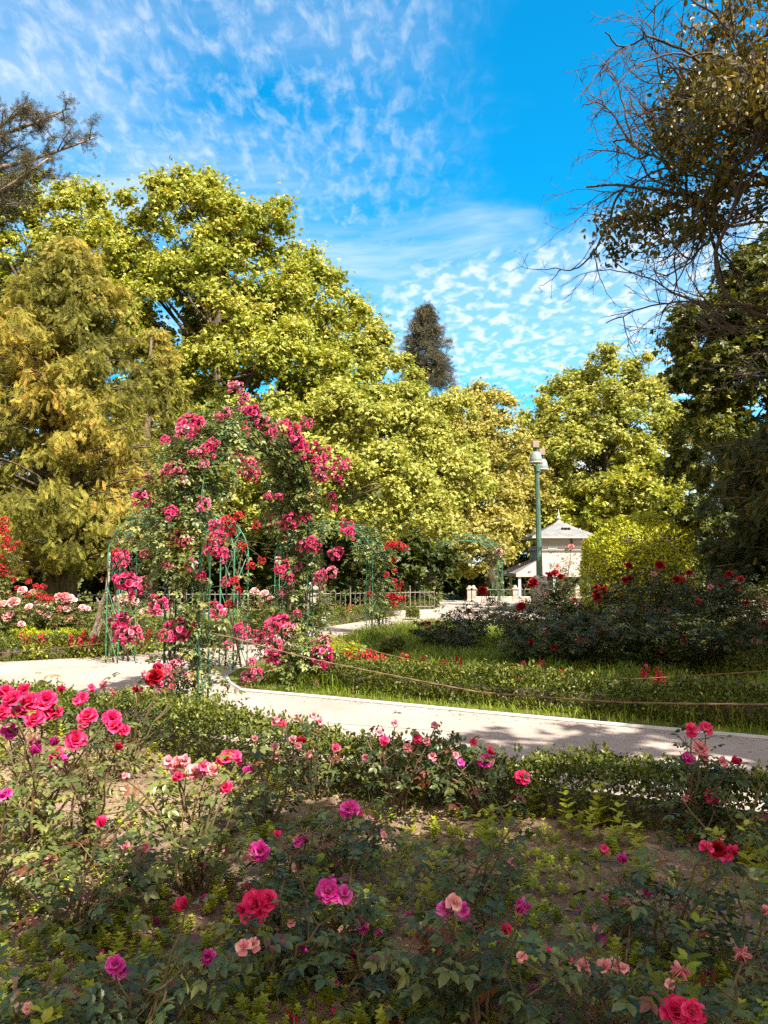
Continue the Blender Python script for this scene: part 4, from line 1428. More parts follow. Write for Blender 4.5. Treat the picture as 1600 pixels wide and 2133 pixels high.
def near_bush(label, u, v, rad, n_leaf, blooms, seed, h=None, **kw):
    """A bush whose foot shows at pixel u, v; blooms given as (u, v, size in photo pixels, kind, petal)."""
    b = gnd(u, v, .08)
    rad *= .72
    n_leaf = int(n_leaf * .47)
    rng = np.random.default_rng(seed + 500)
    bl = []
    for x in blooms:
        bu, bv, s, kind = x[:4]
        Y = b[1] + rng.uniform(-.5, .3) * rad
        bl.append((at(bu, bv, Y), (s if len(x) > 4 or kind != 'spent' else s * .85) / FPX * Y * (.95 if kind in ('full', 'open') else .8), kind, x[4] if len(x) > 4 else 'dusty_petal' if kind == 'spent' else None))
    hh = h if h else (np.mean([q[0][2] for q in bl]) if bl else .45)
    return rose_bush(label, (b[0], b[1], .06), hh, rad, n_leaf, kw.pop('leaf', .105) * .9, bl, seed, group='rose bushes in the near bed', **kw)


CR, MG, PL = 'crimson_petal', 'magenta_petal', 'pale_petal'
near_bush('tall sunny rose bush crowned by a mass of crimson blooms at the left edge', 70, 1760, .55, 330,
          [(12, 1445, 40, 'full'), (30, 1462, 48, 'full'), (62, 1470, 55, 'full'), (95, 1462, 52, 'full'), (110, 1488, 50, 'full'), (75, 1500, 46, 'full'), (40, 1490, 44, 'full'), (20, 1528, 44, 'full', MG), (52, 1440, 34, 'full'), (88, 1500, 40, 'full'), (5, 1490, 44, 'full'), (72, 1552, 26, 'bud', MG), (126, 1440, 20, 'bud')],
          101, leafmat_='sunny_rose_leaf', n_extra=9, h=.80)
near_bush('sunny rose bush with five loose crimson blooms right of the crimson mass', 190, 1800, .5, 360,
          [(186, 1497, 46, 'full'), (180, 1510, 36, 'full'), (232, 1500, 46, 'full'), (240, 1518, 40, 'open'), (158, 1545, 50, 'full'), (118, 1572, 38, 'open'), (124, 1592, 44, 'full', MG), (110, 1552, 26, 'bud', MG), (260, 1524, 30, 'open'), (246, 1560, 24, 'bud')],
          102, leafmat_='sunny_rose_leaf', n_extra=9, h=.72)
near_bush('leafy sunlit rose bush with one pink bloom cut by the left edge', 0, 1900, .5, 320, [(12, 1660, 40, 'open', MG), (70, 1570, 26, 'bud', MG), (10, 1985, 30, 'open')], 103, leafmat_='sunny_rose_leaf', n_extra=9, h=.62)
near_bush('dark rose bush with small dusky red blooms just left of the rose arch foot', 250, 1640, .55, 260,
          [(325, 1415, 46, 'full', 'dark_red_petal'), (300, 1405, 26, 'spent'), (215, 1428, 32, 'spent'), (238, 1440, 26, 'spent'), (285, 1440, 24, 'bud'), (190, 1434, 24, 'spent', CR), (172, 1455, 30, 'full'), (160, 1462, 26, 'spent', CR), (335, 1392, 22, 'bud')], 104, n_extra=6, h=.72)
near_bush('half sunlit rose bush with a row of fading pale pink blooms, middle of near bed', 400, 1860, .42, 420,
          [(350, 1588, 40, 'spent'), (372, 1598, 46, 'open', PL), (385, 1585, 40, 'spent'), (405, 1612, 46, 'open', PL), (425, 1602, 40, 'spent', CR), (440, 1605, 34, 'open', PL), (474, 1583, 48, 'open'), (492, 1575, 30, 'spent', CR), (472, 1643, 32, 'full'), (515, 1612, 22, 'bud', MG), (375, 1620, 34, 'open'), (262, 1618, 26, 'spent')], 105, leafmat_='sunny_rose_leaf', n_extra=8, h=.66)
near_bush('dark low rose bush with maroon shoots and two faded buds, left of centre', 165, 1965, .42, 420, [(262, 1762, 30, 'spent'), (304, 1766, 34, 'spent'), (218, 1720, 28, 'bud'), (80, 1920, 26, 'spent', PL)], 106, n_extra=8, h=.55, red_tip=.9)
near_bush('slim dark rose bush right of the fading pale pink row, one crimson bloom high up', 545, 1735, .36, 260, [(498, 1582, 30, 'spent', CR), (518, 1610, 26, 'bud', MG), (620, 1556, 26, 'spent'), (572, 1556, 26, 'spent'), (530, 1540, 24, 'spent')], 107, n_extra=6, h=.5)
near_bush('rose bush of spent pink heads on tall reddish shoots before the sandy path', 660, 1665, .42, 260,
          [(575, 1503, 30, 'spent'), (588, 1508, 26, 'spent', CR), (652, 1492, 26, 'spent'), (665, 1505, 30, 'spent'), (700, 1560, 28, 'spent', CR), (640, 1575, 30, 'spent'), (610, 1540, 26, 'spent'), (575, 1577, 30, 'spent'), (628, 1548, 24, 'bud')], 108, n_extra=5, h=.52, red_tip=.95)
near_bush('rose bush with maroon shoots and spent blooms in front of the middle of the path', 830, 1690, .46, 300,
          [(790, 1530, 32, 'spent'), (802, 1545, 30, 'spent', CR), (822, 1508, 28, 'spent'), (868, 1538, 30, 'spent', CR), (905, 1512, 26, 'spent'), (760, 1580, 28, 'spent'), (890, 1545, 28, 'spent'), (850, 1560, 26, 'open', PL)], 109, n_extra=6, h=.5, red_tip=.95)
near_bush('rose bush with two bright pink single blooms against the near hedge', 1000, 1705, .44, 300,
          [(1012, 1590, 40, 'open', MG), (1085, 1622, 40, 'open'), (950, 1575, 26, 'spent'), (960, 1590, 24, 'spent', MG), (900, 1578, 32, 'spent'), (985, 1548, 26, 'spent', CR), (1020, 1570, 22, 'bud')], 110, n_extra=6, h=.5)
near_bush('rose bush with one big ruffled magenta bloom in the shade right of centre', 720, 1850, .36, 230, [(728, 1690, 50, 'open', MG), (742, 1697, 40, 'open'), (800, 1735, 28, 'spent'), (636, 1755, 24, 'bud', MG)], 111, n_extra=6, h=.5)
near_bush('thin rose bush holding a flat magenta bloom above the bare soil', 630, 1880, .3, 150, [(540, 1776, 52, 'open', MG), (622, 1755, 30, 'spent', MG), (628, 1812, 32, 'spent', CR), (580, 1745, 22, 'bud')], 112, n_extra=4, h=.48, red_tip=.9)
near_bush('rose bush bearing the single large open crimson rose low in the foreground', 590, 2070, .30, 260, [(540, 1890, 84, 'open', CR), (556, 1880, 52, 'full', CR), (608, 1925, 26, 'spent', PL), (508, 1900, 26, 'bud', CR)], 113, n_extra=6, h=.4)
near_bush('rose bush with shedding violet magenta blooms right of the large crimson rose', 690, 2010, .30, 200, [(685, 1862, 60, 'open', MG), (715, 1868, 56, 'spent', MG), (752, 1930, 44, 'spent', MG), (690, 1840, 26, 'bud', MG)], 114, n_extra=5, h=.42)
near_bush('nearest rose bush at lower left with a drooping deep magenta bloom and big leaves', 300, 2190, .32, 210, [(250, 2028, 58, 'spent', MG), (240, 2012, 44, 'open', MG), (385, 1890, 36, 'bud', CR), (508, 1975, 46, 'spent', PL), (528, 1970, 40, 'spent', PL), (436, 1995, 38, 'open', MG)], 115, n_extra=6, h=.42, leaf=.12, red_tip=.6)
near_bush('blue green rose bush with no open bloom, its maroon top shoots over bare soil', 985, 1935, .32, 260, [(1066, 1798, 26, 'spent', PL), (800, 1740, 20, 'spent', PL)], 116, n_extra=8, h=.52, red_tip=.8)
near_bush('rose bush with a shaggy lilac pink bloom in the lower middle', 1000, 2160, .36, 300, [(945, 1885, 50, 'spent', PL), (925, 1898, 52, 'spent', MG), (965, 1898, 44, 'spent', MG), (890, 1925, 44, 'spent', PL), (925, 1935, 38, 'spent', PL), (1080, 1897, 42, 'bud', MG), (1050, 1945, 28, 'bud', CR)], 117, n_extra=7, h=.44, leaf=.115, red_tip=.8)
near_bush('spindly rose bush topped by one small violet bud over weedy ground', 1295, 1985, .24, 110, [(1298, 1796, 28, 'bud', MG), (1258, 1770, 28, 'spent', CR), (1350, 1857, 26, 'open', MG), (1375, 1848, 30, 'spent', CR)], 118, n_extra=4, h=.42)
near_bush('dark rose bush lifting a cluster of dusky crimson blooms near the right edge', 1395, 2035, .34, 240, [(1470, 1768, 40, 'spent', CR), (1495, 1772, 44, 'full', 'dark_red_petal'), (1512, 1785, 40, 'spent', CR), (1530, 1780, 30, 'bud', CR)], 119, n_extra=6, h=.44, red_tip=.5)
near_bush('tall rose bush with pink blooms standing up against the path near the right edge', 1440, 1760, .36, 260,
          [(1440, 1522, 40, 'spent', CR), (1470, 1520, 40, 'spent', CR), (1458, 1562, 38, 'open', PL), (1430, 1582, 34, 'open', MG), (1465, 1580, 36, 'spent'), (1482, 1660, 38, 'open', CR), (1428, 1664, 26, 'spent'), (1505, 1588, 36, 'spent'), (1530, 1590, 24, 'bud')], 120, n_extra=5, h=.62)
near_bush('rose bush with pale dried pink heads at the lower right', 1260, 2190, .32, 170, [(1215, 2018, 46, 'spent', PL), (1258, 2015, 46, 'spent', PL), (1285, 2010, 40, 'spent', PL), (1300, 2020, 32, 'spent', PL), (1088, 1995, 30, 'spent', PL)], 121, n_extra=6, h=.4, leaf=.115)
near_bush('rose bush with a big bright crimson rose at the bottom edge on the right', 1425, 2290, .32, 180, [(1412, 2118, 80, 'full', CR), (1440, 2112, 62, 'open', CR), (1410, 2030, 44, 'bud', PL), (1545, 1995, 46, 'bud', PL), (1395, 2050, 30, 'spent', PL)], 122, n_extra=5, h=.36, leaf=.12)
near_bush('bloomless rose bush with broad leaves in the lower left corner', 40, 2240, .34, 180, [(60, 2100, 30, 'spent', PL)], 123, n_extra=6, h=.36, leaf=.12)
near_bush('low leafy rose bush at the lower right corner beside green weeds', 1590, 2090, .34, 220, [(1590, 1900, 24, 'bud', PL)], 124, n_extra=7, h=.4, leaf=.11)
near_bush('broad dark rose bush with green shoots at the right edge', 1570, 1810, .5, 320, [(1500, 1745, 22, 'spent', PL)], 125, n_extra=9, h=.52)
near_bush('low dark rose bush between the violet blooms and the dried pink heads', 820, 2120, .34, 240, [(795, 2110, 30, 'open', MG), (700, 2048, 22, 'spent', MG)], 126, n_extra=7, h=.34, leaf=.115)


# ---- rose thicket on the right: tall dark bushes with deep red blooms
def tall_bush(label, u, Y, h, rad, n_leaf, blooms, seed, mat='thicket_leaf', petal='dark_red_petal', group='tall rose bushes massed behind the grass', leaf=.15, n_extra=9, kind='full'):
    x = (u - CX) / FPX * Y
    bl = [(at(bu, bv, Y - rad * .4), s / FPX * Y * .70, kind, pt) for bu, bv, s, pt in blooms]
    return rose_bush(label, (x, Y, 0), h, rad, int(n_leaf * 1.8), leaf, bl, seed, petal, mat, n_extra, ROSE_LO, .35, group, t0=.12)


D = None
tall_bush('dark rose bush with a broad red bloom on top before the far white piers', 985, 15.0, 1.0, .8, 420, [(1005, 1233, 34, D), (975, 1275, 22, D), (925, 1318, 26, 'scarlet_petal'), (880, 1302, 18, D), (893, 1300, 18, D), (912, 1298, 16, D)], 201)
tall_bush('dark rose bush carrying a single big red bloom below the street lamp', 1090, 14.5, 1.25, .8, 430, [(1087, 1266, 34, D), (1075, 1290, 18, 'scarlet_petal'), (1030, 1282, 18, D), (1100, 1345, 26, D)], 202)
tall_bush('tall rose bush with bright red paired blooms right of the lamp post plinth', 1150, 15.0, 1.5, .7, 430, [(1110, 1216, 34, D), (1104, 1222, 24, D), (1142, 1201, 28, 'scarlet_petal'), (1156, 1197, 30, 'scarlet_petal'), (1168, 1203, 22, D), (1196, 1252, 22, D), (1150, 1243, 20, D)], 203)
tall_bush('dark rose bush with three red blooms stacked before the clipped dome', 1245, 14.5, 1.35, .8, 450, [(1245, 1240, 32, D), (1258, 1232, 30, D), (1247, 1250, 26, D), (1243, 1225, 20, D), (1300, 1210, 24, D), (1312, 1208, 26, D), (1250, 1303, 24, D), (1290, 1278, 22, 'magenta_petal')], 204)
tall_bush('tall rose bush with one oval red bloom high against the clipped dome', 1345, 14.5, 1.65, .85, 460, [(1308, 1182, 30, D), (1373, 1180, 34, D), (1362, 1198, 20, 'pale_petal'), (1408, 1209, 28, D), (1420, 1210, 26, 'scarlet_petal')], 205)
tall_bush('dense dark rose bush with a small scarlet bloom in its middle', 1440, 14.0, 1.45, .85, 460, [(1453, 1254, 22, 'scarlet_petal'), (1480, 1225, 20, 'pale_petal')], 206)
tall_bush('dense dark rose bush with orange and white blooms near the top', 1535, 14.0, 1.5, .85, 460, [(1533, 1216, 26, 'blush_petal'), (1542, 1208, 24, 'scarlet_petal'), (1537, 1230, 22, 'pale_petal'), (1518, 1198, 26, D)], 207)
tall_bush('dense dark rose bush cut by the right edge, faded brown heads', 1630, 13.5, 1.5, .9, 460, [(1595, 1260, 22, 'pale_petal'), (1555, 1258, 20, D)], 208)
tall_bush('low front bush of the thicket with a dusky red bloom above tall grass', 1110, 11.6, .95, .75, 380, [(1103, 1340, 26, D), (1155, 1350, 22, D), (1212, 1335, 22, D)], 209)
tall_bush('low front bush of the thicket with a large deep red bloom near its foot', 1355, 11.2, 1.1, .85, 430, [(1375, 1366, 40, D), (1465, 1378, 30, 'scarlet_petal')], 210)
tall_bush('low spreading bush of dark leaves at the left end of the thicket', 940, 13.5, .75, .7, 380, [(1000, 1390, 18, D)], 211)
tall_bush('bushy front mass of dark rose leaves without blooms, next to the right edge', 1510, 10.8, 1.05, .9, 460, [(1590, 1300, 20, D)], 212)
tall_bush('grassy rose bush of mid green leaves and thin stems in the middle of the thicket', 1205, 11.9, 1.0, .7, 380, [(1135, 1315, 18, 'pale_petal')], 213, 'rose_leaf')
tall_bush('rearmost dark rose bush under the shaded yew', 1470, 16.5, 1.75, .9, 420, [(1436, 1195, 22, D)], 214)
tall_bush('dark rose bush at the right edge of the front row', 1640, 10.6, 1.15, .9, 420, [(1570, 1382, 18, D)], 215)
tall_bush('wide dark bush of the front row left of the large deep red bloom', 1270, 11.3, 1.05, .8, 420, [(1262, 1322, 22, D)], 217)
tall_bush('low dark bush of the front row under the faded blooms at right', 1435, 10.7, .95, .85, 440, [(1425, 1330, 20, D)], 218)
tall_bush('dark leafy bush filling the back row between scarlet and orange blooms', 1490, 15.2, 1.55, .8, 420, [(1500, 1222, 20, D)], 219)
tall_bush('slender rose standard with a round leafy head in front of the pavilion', 1175, 17.5, 1.9, .45, 170, [(1190, 1140, 20, 'pale_petal'), (1160, 1180, 16, 'pale_petal')], 216, 'sunny_rose_leaf', n_extra=6)

# ---- left bed
lg = 'rose bushes of the sunny left bed'
tall_bush('scrambling rose bush dotted with scarlet blooms at the left edge before the yew', 10, 14.5, 1.5, 1.0, 500, [(8, 1085, 30, D), (10, 1105, 36, D), (14, 1125, 30, D), (12, 1140, 26, D), (36, 1133, 22, D), (25, 1145, 24, D), (5, 1185, 34, D), (12, 1195, 26, D), (28, 1208, 22, D), (60, 1213, 20, D), (75, 1222, 22, D), (90, 1223, 22, D), (35, 1226, 20, D), (14, 1237, 20, D), (82, 1242, 26, D), (98, 1247, 26, D), (106, 1250, 22, D), (58, 1240, 20, D), (5, 1160, 20, D)], 221, 'sunny_rose_leaf', 'scarlet_petal', lg, kind='cluster')
for i, (u, Y, h, bl, lab) in enumerate((
        (15, 14.0, .85, [(8, 1262, 34), (30, 1258, 40), (62, 1266, 26), (20, 1285, 38), (12, 1290, 30), (44, 1302, 24)], 'pink rose bush with round blush heads below the scarlet scrambling rose'),
        (100, 15.2, .9, [(78, 1260, 26), (48, 1232, 30), (68, 1236, 24), (85, 1278, 34), (100, 1285, 28), (96, 1264, 22)], 'pink rose bush with mixed blush and salmon heads, second on the left bed'),
        (140, 15.6, .95, [(124, 1246, 32), (136, 1246, 34), (146, 1250, 36), (152, 1254, 30), (138, 1256, 28), (130, 1272, 34), (140, 1270, 30), (142, 1290, 26)], 'blush rose bush with the palest crowded heads in front of the iron fence'),
        (185, 15.8, .75, [(172, 1268, 26), (182, 1270, 22), (165, 1300, 20)], 'small pink rose bush beside the iron fence left of the gnarled stem'),
        (262, 15.5, .95, [(245, 1252, 34), (258, 1248, 36), (272, 1252, 36), (282, 1256, 30), (262, 1262, 32), (240, 1270, 24), (300, 1275, 24)], 'blush rose bush with creamy heads seen through the green lattice tower'),
        (540, 15.5, .9, [(530, 1235, 30), (552, 1240, 32), (565, 1250, 26), (545, 1256, 24)], 'pink rose bush with pale heads between the two legs of the rose arch'),
        (440, 15.0, .8, [(420, 1265, 28), (455, 1268, 28), (440, 1280, 26), (470, 1275, 24)], 'salmon pink rose bush low under the rose arch'),
        (330, 15.2, .85, [(318, 1258, 28), (350, 1268, 26), (330, 1278, 26)], 'salmon pink rose bush half hidden behind the left leg of the rose arch'))):
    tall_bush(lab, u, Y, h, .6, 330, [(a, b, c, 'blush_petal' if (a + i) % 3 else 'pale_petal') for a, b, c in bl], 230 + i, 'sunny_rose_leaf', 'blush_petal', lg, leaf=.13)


# ---- red salvia clumps
def salvia(label, u, v, r, n, seed, size=.2):
    q = gnd(u, v)
    rng = np.random.default_rng(seed)
    t = thing('red_salvia', label, 'flower clump', (q[0], q[1], 0), 'clumps of red salvia')
    g = Geo()
    m = 260
    a, d = rng.uniform(0, 6.28, m), np.sqrt(rng.random(m)) * r * 1.15
    P = np.stack([q[0] + np.cos(a) * d, q[1] + np.sin(a) * d, rng.uniform(.02, .22, m)], -1)
    stamp(g, FOLD, P, frames(rng.normal(size=(m, 3)) + A((0, 0, .8)), A((0, 0, 1)) + rng.normal(size=(m, 3)) * .5), rng.uniform(.05, .1, m), rng.random(m))
    g.build('foliage', 'weed_leaf', t)
    for i in range(n):
        a, d = rng.uniform(0, 6.28), math.sqrt(rng.random()) * r
        add_bloom(t, A((q[0] + math.cos(a) * d, q[1] + math.sin(a) * d, rng.uniform(.16, .3))), size * rng.uniform(.5, .95), 'spike', 'scarlet_petal', i, unit(A((rng.normal() * .3, rng.normal() * .3, 1))), rng)


for i, (u, v, r, n, lab) in enumerate((
        (75, 1372, .22, 8, 'red salvia clump between the yellow ball shrubs on the left bed'),
        (195, 1366, .45, 12, 'dark red salvia clump beside the gnarled rose stem'),
        (275, 1362, .5, 13, 'red salvia clump at the foot of the green lattice tower'),
        (745, 1415, .26, 8, 'red salvia clump next to the arch, below the bright ball shrubs'),
        (785, 1424, .32, 9, 'big red salvia clump right of the ball shrubs, above the lower rope'),
        (865, 1432, .22, 6, 'small red salvia clump in the grass right of the big one'),
        (935, 1434, .25, 4, 'pinkish red salvia clump low in the middle of the grass bed'),
        (1075, 1444, .3, 4, 'sparse dark salvia clump in the shaded grass'),
        (1145, 1442, .25, 3, 'few flowered salvia clump beside the sparse dark one, nearer the right edge'),
        (1362, 1462, .25, 4, 'last dark red salvia clump in the shaded grass toward the right'),
        (470, 1325, .6, 14, 'orange red salvia clump on the far bed seen under the rose arch'),
        (680, 1295, .7, 14, 'orange red salvia clump before the stone pier'),
        (745, 1288, .6, 12, 'orange red salvia clump along the fence right of the stone pier'),
        (540, 1310, .6, 12, 'red salvia clump behind the lattice of the middle arch'))):
    salvia(lab, u, v, r, n, 260 + i)

# ================================================================== ROSE ARCHES
def arch_curve(N, F, zs, zt, inset, off, n=36):
    """Hoop in the vertical plane N-F, moved sideways by off: straight legs to zs, half ellipse to zt."""
    N, F = A(N), A(F)
    L = np.linalg.norm(F - N)
    d = (F - N) / L
    s = A((-d[1], d[0]))
    r = L / 2 - inset
    pts = [(-r, z) for z in np.linspace(0, zs, 8)[:-1]] + [(-r * math.cos(a), zs + (zt - inset - zs) * math.sin(a)) for a in np.linspace(0, math.pi, n)] + [(r, z) for z in np.linspace(zs, 0, 8)[1:]]
    m = (N + F) / 2
    return A([(m[0] + d[0] * x + s[0] * off, m[1] + d[1] * x + s[1] * off, z) for x, z in pts])


def rose_arch(label, N, F, zs, zt, depth=.5, inset=.26, r=.014, paint='green_paint'):
    t = thing('rose_arch', label, 'rose arch', (N[0], N[1], 0), 'green iron rose arches')
    cs = {}
    for off in (-depth / 2, depth / 2):
        for ins in (0, inset):
            c = arch_curve(N, F, zs, zt, ins, off)
            cs[(off, ins)] = c
            g = Geo()
            tube(g, c, r, 6)
            g.build('hoop', paint, t, smooth=True)
    fine = {k: np.stack([np.interp(np.linspace(0, 1, 61), np.linspace(0, 1, len(c)), c[:, i]) for i in range(3)], -1) for k, c in cs.items()}
    for (a, b) in (((-depth / 2, 0), (-depth / 2, inset)), ((depth / 2, 0), (depth / 2, inset)), ((-depth / 2, 0), (depth / 2, 0))):
        g = Geo()
        p, q = fine[a], fine[b]
        st = 3
        for i in range(0, 60, st * 2):
            for x, y in (((p, i), (q, i + st)), ((q, i + st), (p, min(i + 2 * st, 60))), ((q, i), (p, i + st)), ((p, i + st), (q, min(i + 2 * st, 60)))):
                tube(g, [x[0][x[1]], y[0][y[1]]], r * .55, 4, cap=False)
        g.build('lattice', paint, t)
    return t, fine


def climber(label, frames_, n_leaf, leaf, blooms, seed, mat='climber_leaf', petal='climber_petal', canes=((0, .55),), rad=.26, dens=None, prof=None):
    """Climbing rose over an arch; blooms [(u, v, px, t)] sit where the photo shows them, at the depth of the arch at parameter t."""
    rng = np.random.default_rng(seed)
    M = (sum(frames_.values()) / len(frames_))
    b = M[0] if canes[0][0] < .5 else M[-1]
    t = thing('climbing_rose', label, 'climbing rose', (b[0], b[1], 0), 'climbing roses on the arches')
    allc = []
    for lo, hi in canes:
        for k in range(3):
            i0, i1 = int(lo * 60), int(hi * 60)
            sl = M[i0:i1 + 1] if i1 > i0 else M[i1:i0 + 1][::-1]
            tt = np.linspace(0, 9, len(sl))
            c = sl + np.stack([np.sin(tt + k * 2), np.cos(tt * .8 + k), 0 * tt], -1) * .12 + rng.normal(size=(len(sl), 3)) * .012
            g = Geo()
            tube(g, c, np.linspace(.018, .006, len(c)), 5)
            g.build('cane', 'cane_bark', t, smooth=True)
            allc.append(c)
    # side shoots
    for c in list(allc):
        for _ in range(16):
            i = rng.integers(2, len(c))
            e = c[i] + unit(rng.normal(size=3) + A((0, 0, .1))) * rng.uniform(.15, rad * 2)
            allc.append(bez(c[i], e, (0, 0, .05), 8))
    g = Geo()
    for c in allc[3 * len(canes):]:
        tube(g, c, np.linspace(.005, .002, len(c)), 3, cap=False)
    shoots = g
    lo, hi = min(min(x) for x in canes), max(max(x) for x in canes)
    if len(canes) > 1:
        lo, hi = 0.0, 1.0
    g = Geo()
    # foliage: clumped along the arch
    s = rng.uniform(0, 1, n_leaf)
    if dens is not None:
        s = np.interp(rng.random(n_leaf), np.concatenate([[0], np.cumsum(dens) / np.sum(dens)]), np.linspace(0, 1, len(dens) + 1))
    s = lo + (hi - lo) * s
    cl = (np.round(s * 26 + rng.normal(size=n_leaf) * .45)) / 26
    cl = np.clip(cl, 0, 1)
    f = np.clip(cl * 60, 0, 59.99)
    i = f.astype(int)
    q = M[i] + (M[i + 1] - M[i]) * (f - i)[:, None]
    crng = np.random.default_rng(seed + 1)
    tab = crng.normal(size=(27, 6, 3)) * rad * .62
    jit = tab[np.clip((cl * 26).astype(int), 0, 26), rng.integers(0, 6, n_leaf)]
    rr = np.interp(s, np.linspace(0, 1, len(prof)), prof)[:, None] if prof is not None else 1.0
    P = q + (jit + rng.normal(size=(n_leaf, 3)) * rad * .42) * rr
    P[:, 2] = np.maximum(P[:, 2], .06)
    out = unit(P - q)
    d = unit(out * A((1, 1, .3)) + rng.normal(size=(n_leaf, 3)) * .6 + A((0, 0, -.25)))
    nr = unit(A((0, 0, 1)) + out * .5 + rng.normal(size=(n_leaf, 3)) * .4)
    stamp(g, ROSE_LO, P, frames(d, nr), leaf * rng.uniform(.6, 1.25, n_leaf), rng.random(n_leaf) ** .9)
    for V_, F_ in zip([np.concatenate(shoots.V)], [shoots.F]):
        g.add(V_, F_, .5, 1)
    g.build('foliage', [mat, 'cane_bark'], t)
    for k, (u, v, s_, tq_) in enumerate(blooms):
        j = int(np.clip(tq_ * 60, 0, 60))
        Y = M[j][1] - rng.uniform(.12, .42) * (rad / .27)
        add_bloom(t, at(u, v, Y), s_ / FPX * Y * rng.uniform(.78, 1.04), 'cluster', 'faded_climber_petal' if petal == 'climber_petal' and rng.random() < .26 else petal, k, None, rng)
    return t


AN, AF = (-1.92, 7.35), (-1.14, 10.45)
arch_a, fr_a = rose_arch('nearest green iron rose arch spanning the sandy path, smothered in pink climbing roses', AN, AF, 2.15, 3.28, .36, .2, .010, 'shaded_green_paint')
near_b = [(397, 890, 66), (380, 905, 50), (412, 885, 44), (362, 985, 56), (352, 998, 34), (292, 1040, 50), (300, 1030, 34), (262, 1215, 70), (285, 1222, 54), (256, 1160, 42), (252, 1172, 34), (256, 1300, 60), (262, 1325, 56), (280, 1322, 44), (330, 1265, 48), (322, 1275, 30), (376, 1312, 60), (362, 1325, 40), (345, 1328, 34), (398, 1175, 42), (372, 1125, 42), (388, 1130, 30), (426, 1055, 42), (358, 1070, 44), (455, 1120, 46), (448, 1098, 36), (440, 1145, 42), (462, 1155, 40), (305, 1155, 34), (300, 1215, 40), (455, 1275, 44), (345, 1400, 48), (322, 1415, 40), (365, 1385, 40), (345, 1430, 40), (430, 940, 40), (445, 925, 32), (400, 945, 28), (425, 970, 30), (420, 1202, 30), (348, 1178, 26), (390, 1410, 30), (470, 1215, 24), (345, 918, 30), (310, 995, 24)]
top_b = [(488, 810, 40), (510, 834, 34), (523, 862, 56), (540, 880, 44), (512, 862, 40), (556, 898, 46), (503, 893, 40), (471, 860, 30), (455, 870, 24), (604, 910, 60), (625, 935, 50), (598, 890, 40), (612, 925, 46), (638, 885, 38), (520, 965, 42), (522, 990, 46), (528, 975, 36), (480, 948, 36), (494, 957, 30), (437, 930, 30), (415, 948, 30), (560, 915, 34), (570, 905, 30), (560, 1035, 20), (580, 1035, 20)]
right_b = [(664, 950, 52), (655, 962, 36), (672, 985, 46), (668, 995, 40), (712, 972, 42), (702, 997, 36), (645, 1032, 24), (690, 1035, 26), (722, 1098, 36), (726, 1110, 34), (700, 1155, 36), (705, 1148, 26), (640, 1080, 34), (650, 1128, 34), (655, 1140, 30), (630, 1140, 34), (587, 1178, 42), (582, 1190, 34), (610, 1085, 42), (585, 1100, 46), (575, 1090, 34), (600, 1112, 30), (690, 1192, 30), (668, 1200, 34), (663, 1210, 28), (585, 1298, 54), (568, 1308, 48), (600, 1310, 40), (572, 1348, 50), (570, 1372, 46), (520, 1412, 40), (536, 1405, 36), (503, 1320, 38), (498, 1308, 28), (672, 1342, 40), (670, 1365, 50), (660, 1375, 40), (676, 1385, 42), (652, 1432, 34), (650, 1442, 36), (618, 1180, 34), (604, 1205, 30), (590, 1235, 24), (618, 1278, 24), (540, 1330, 34), (525, 1380, 30), (476, 1345, 24), (695, 1060, 22)]
cl_b = [(u, v, s, .03 + .22 * max(0, min(1, (1450 - v) / 550))) for u, v, s in near_b] + [(u, v, s, .30 + .40 * max(0, min(1, (u - 420) / 220))) for u, v, s in top_b] + [(u, v, s, .97 - .22 * max(0, min(1, (1450 - v) / 480))) for u, v, s in right_b]
climber('vigorous climbing rose in full pink bloom covering the nearest arch', fr_a, 7600, .13, cl_b, 301, canes=((0, .62), (1, .6)), rad=.27,
        dens=[1.3, 1.0, 1.2, 1.2, .9, .6, .6, .65, .7, .65, .7, .7, .8, 1.0, 1.2, 1.3, 1.6, 2.4], prof=[1.1, .85, .9, .95, .8, .6, .55, .55, .55, .6, .7, .9, 1.0, 1.5])

bn, bf = gnd(238, 1378), gnd(500, 1392)
arch_b, fr_b = rose_arch('slender green iron arch with bare lattice towers just behind the nearest arch on its left', (bn[0], bn[1]), (bf[0], bf[1]), 1.75, 2.55, .42, .24, .010)
climber('sparse climbing rose with few blooms on the bare lattice arch behind on the left', fr_b, 750, .13,
        [(500, 1075, 26, .9), (520, 1180, 24, .92), (545, 1170, 24, .95), (490, 1210, 22, .95), (505, 1140, 26, .9), (470, 1090, 40, .85), (475, 1110, 30, .85), (245, 1155, 30, .12), (480, 1260, 28, .95), (495, 1230, 24, .95), (535, 1095, 24, .88)], 302, 'sunny_rose_leaf', 'scarlet_petal', ((.0, .45), (1, .62)), .28, [1, 1, 1.5, 1.4, 1, .6, .3, .3, .3, .5, 1, 1.2])
cn, cf = gnd(585, 1303), gnd(790, 1322)
arch_c, fr_c = rose_arch('far green iron arch with a rose covered right leg, seen right of the nearest arch', (cn[0], cn[1]), (cf[0], cf[1]), 1.75, 2.65, .42, .2, .010)
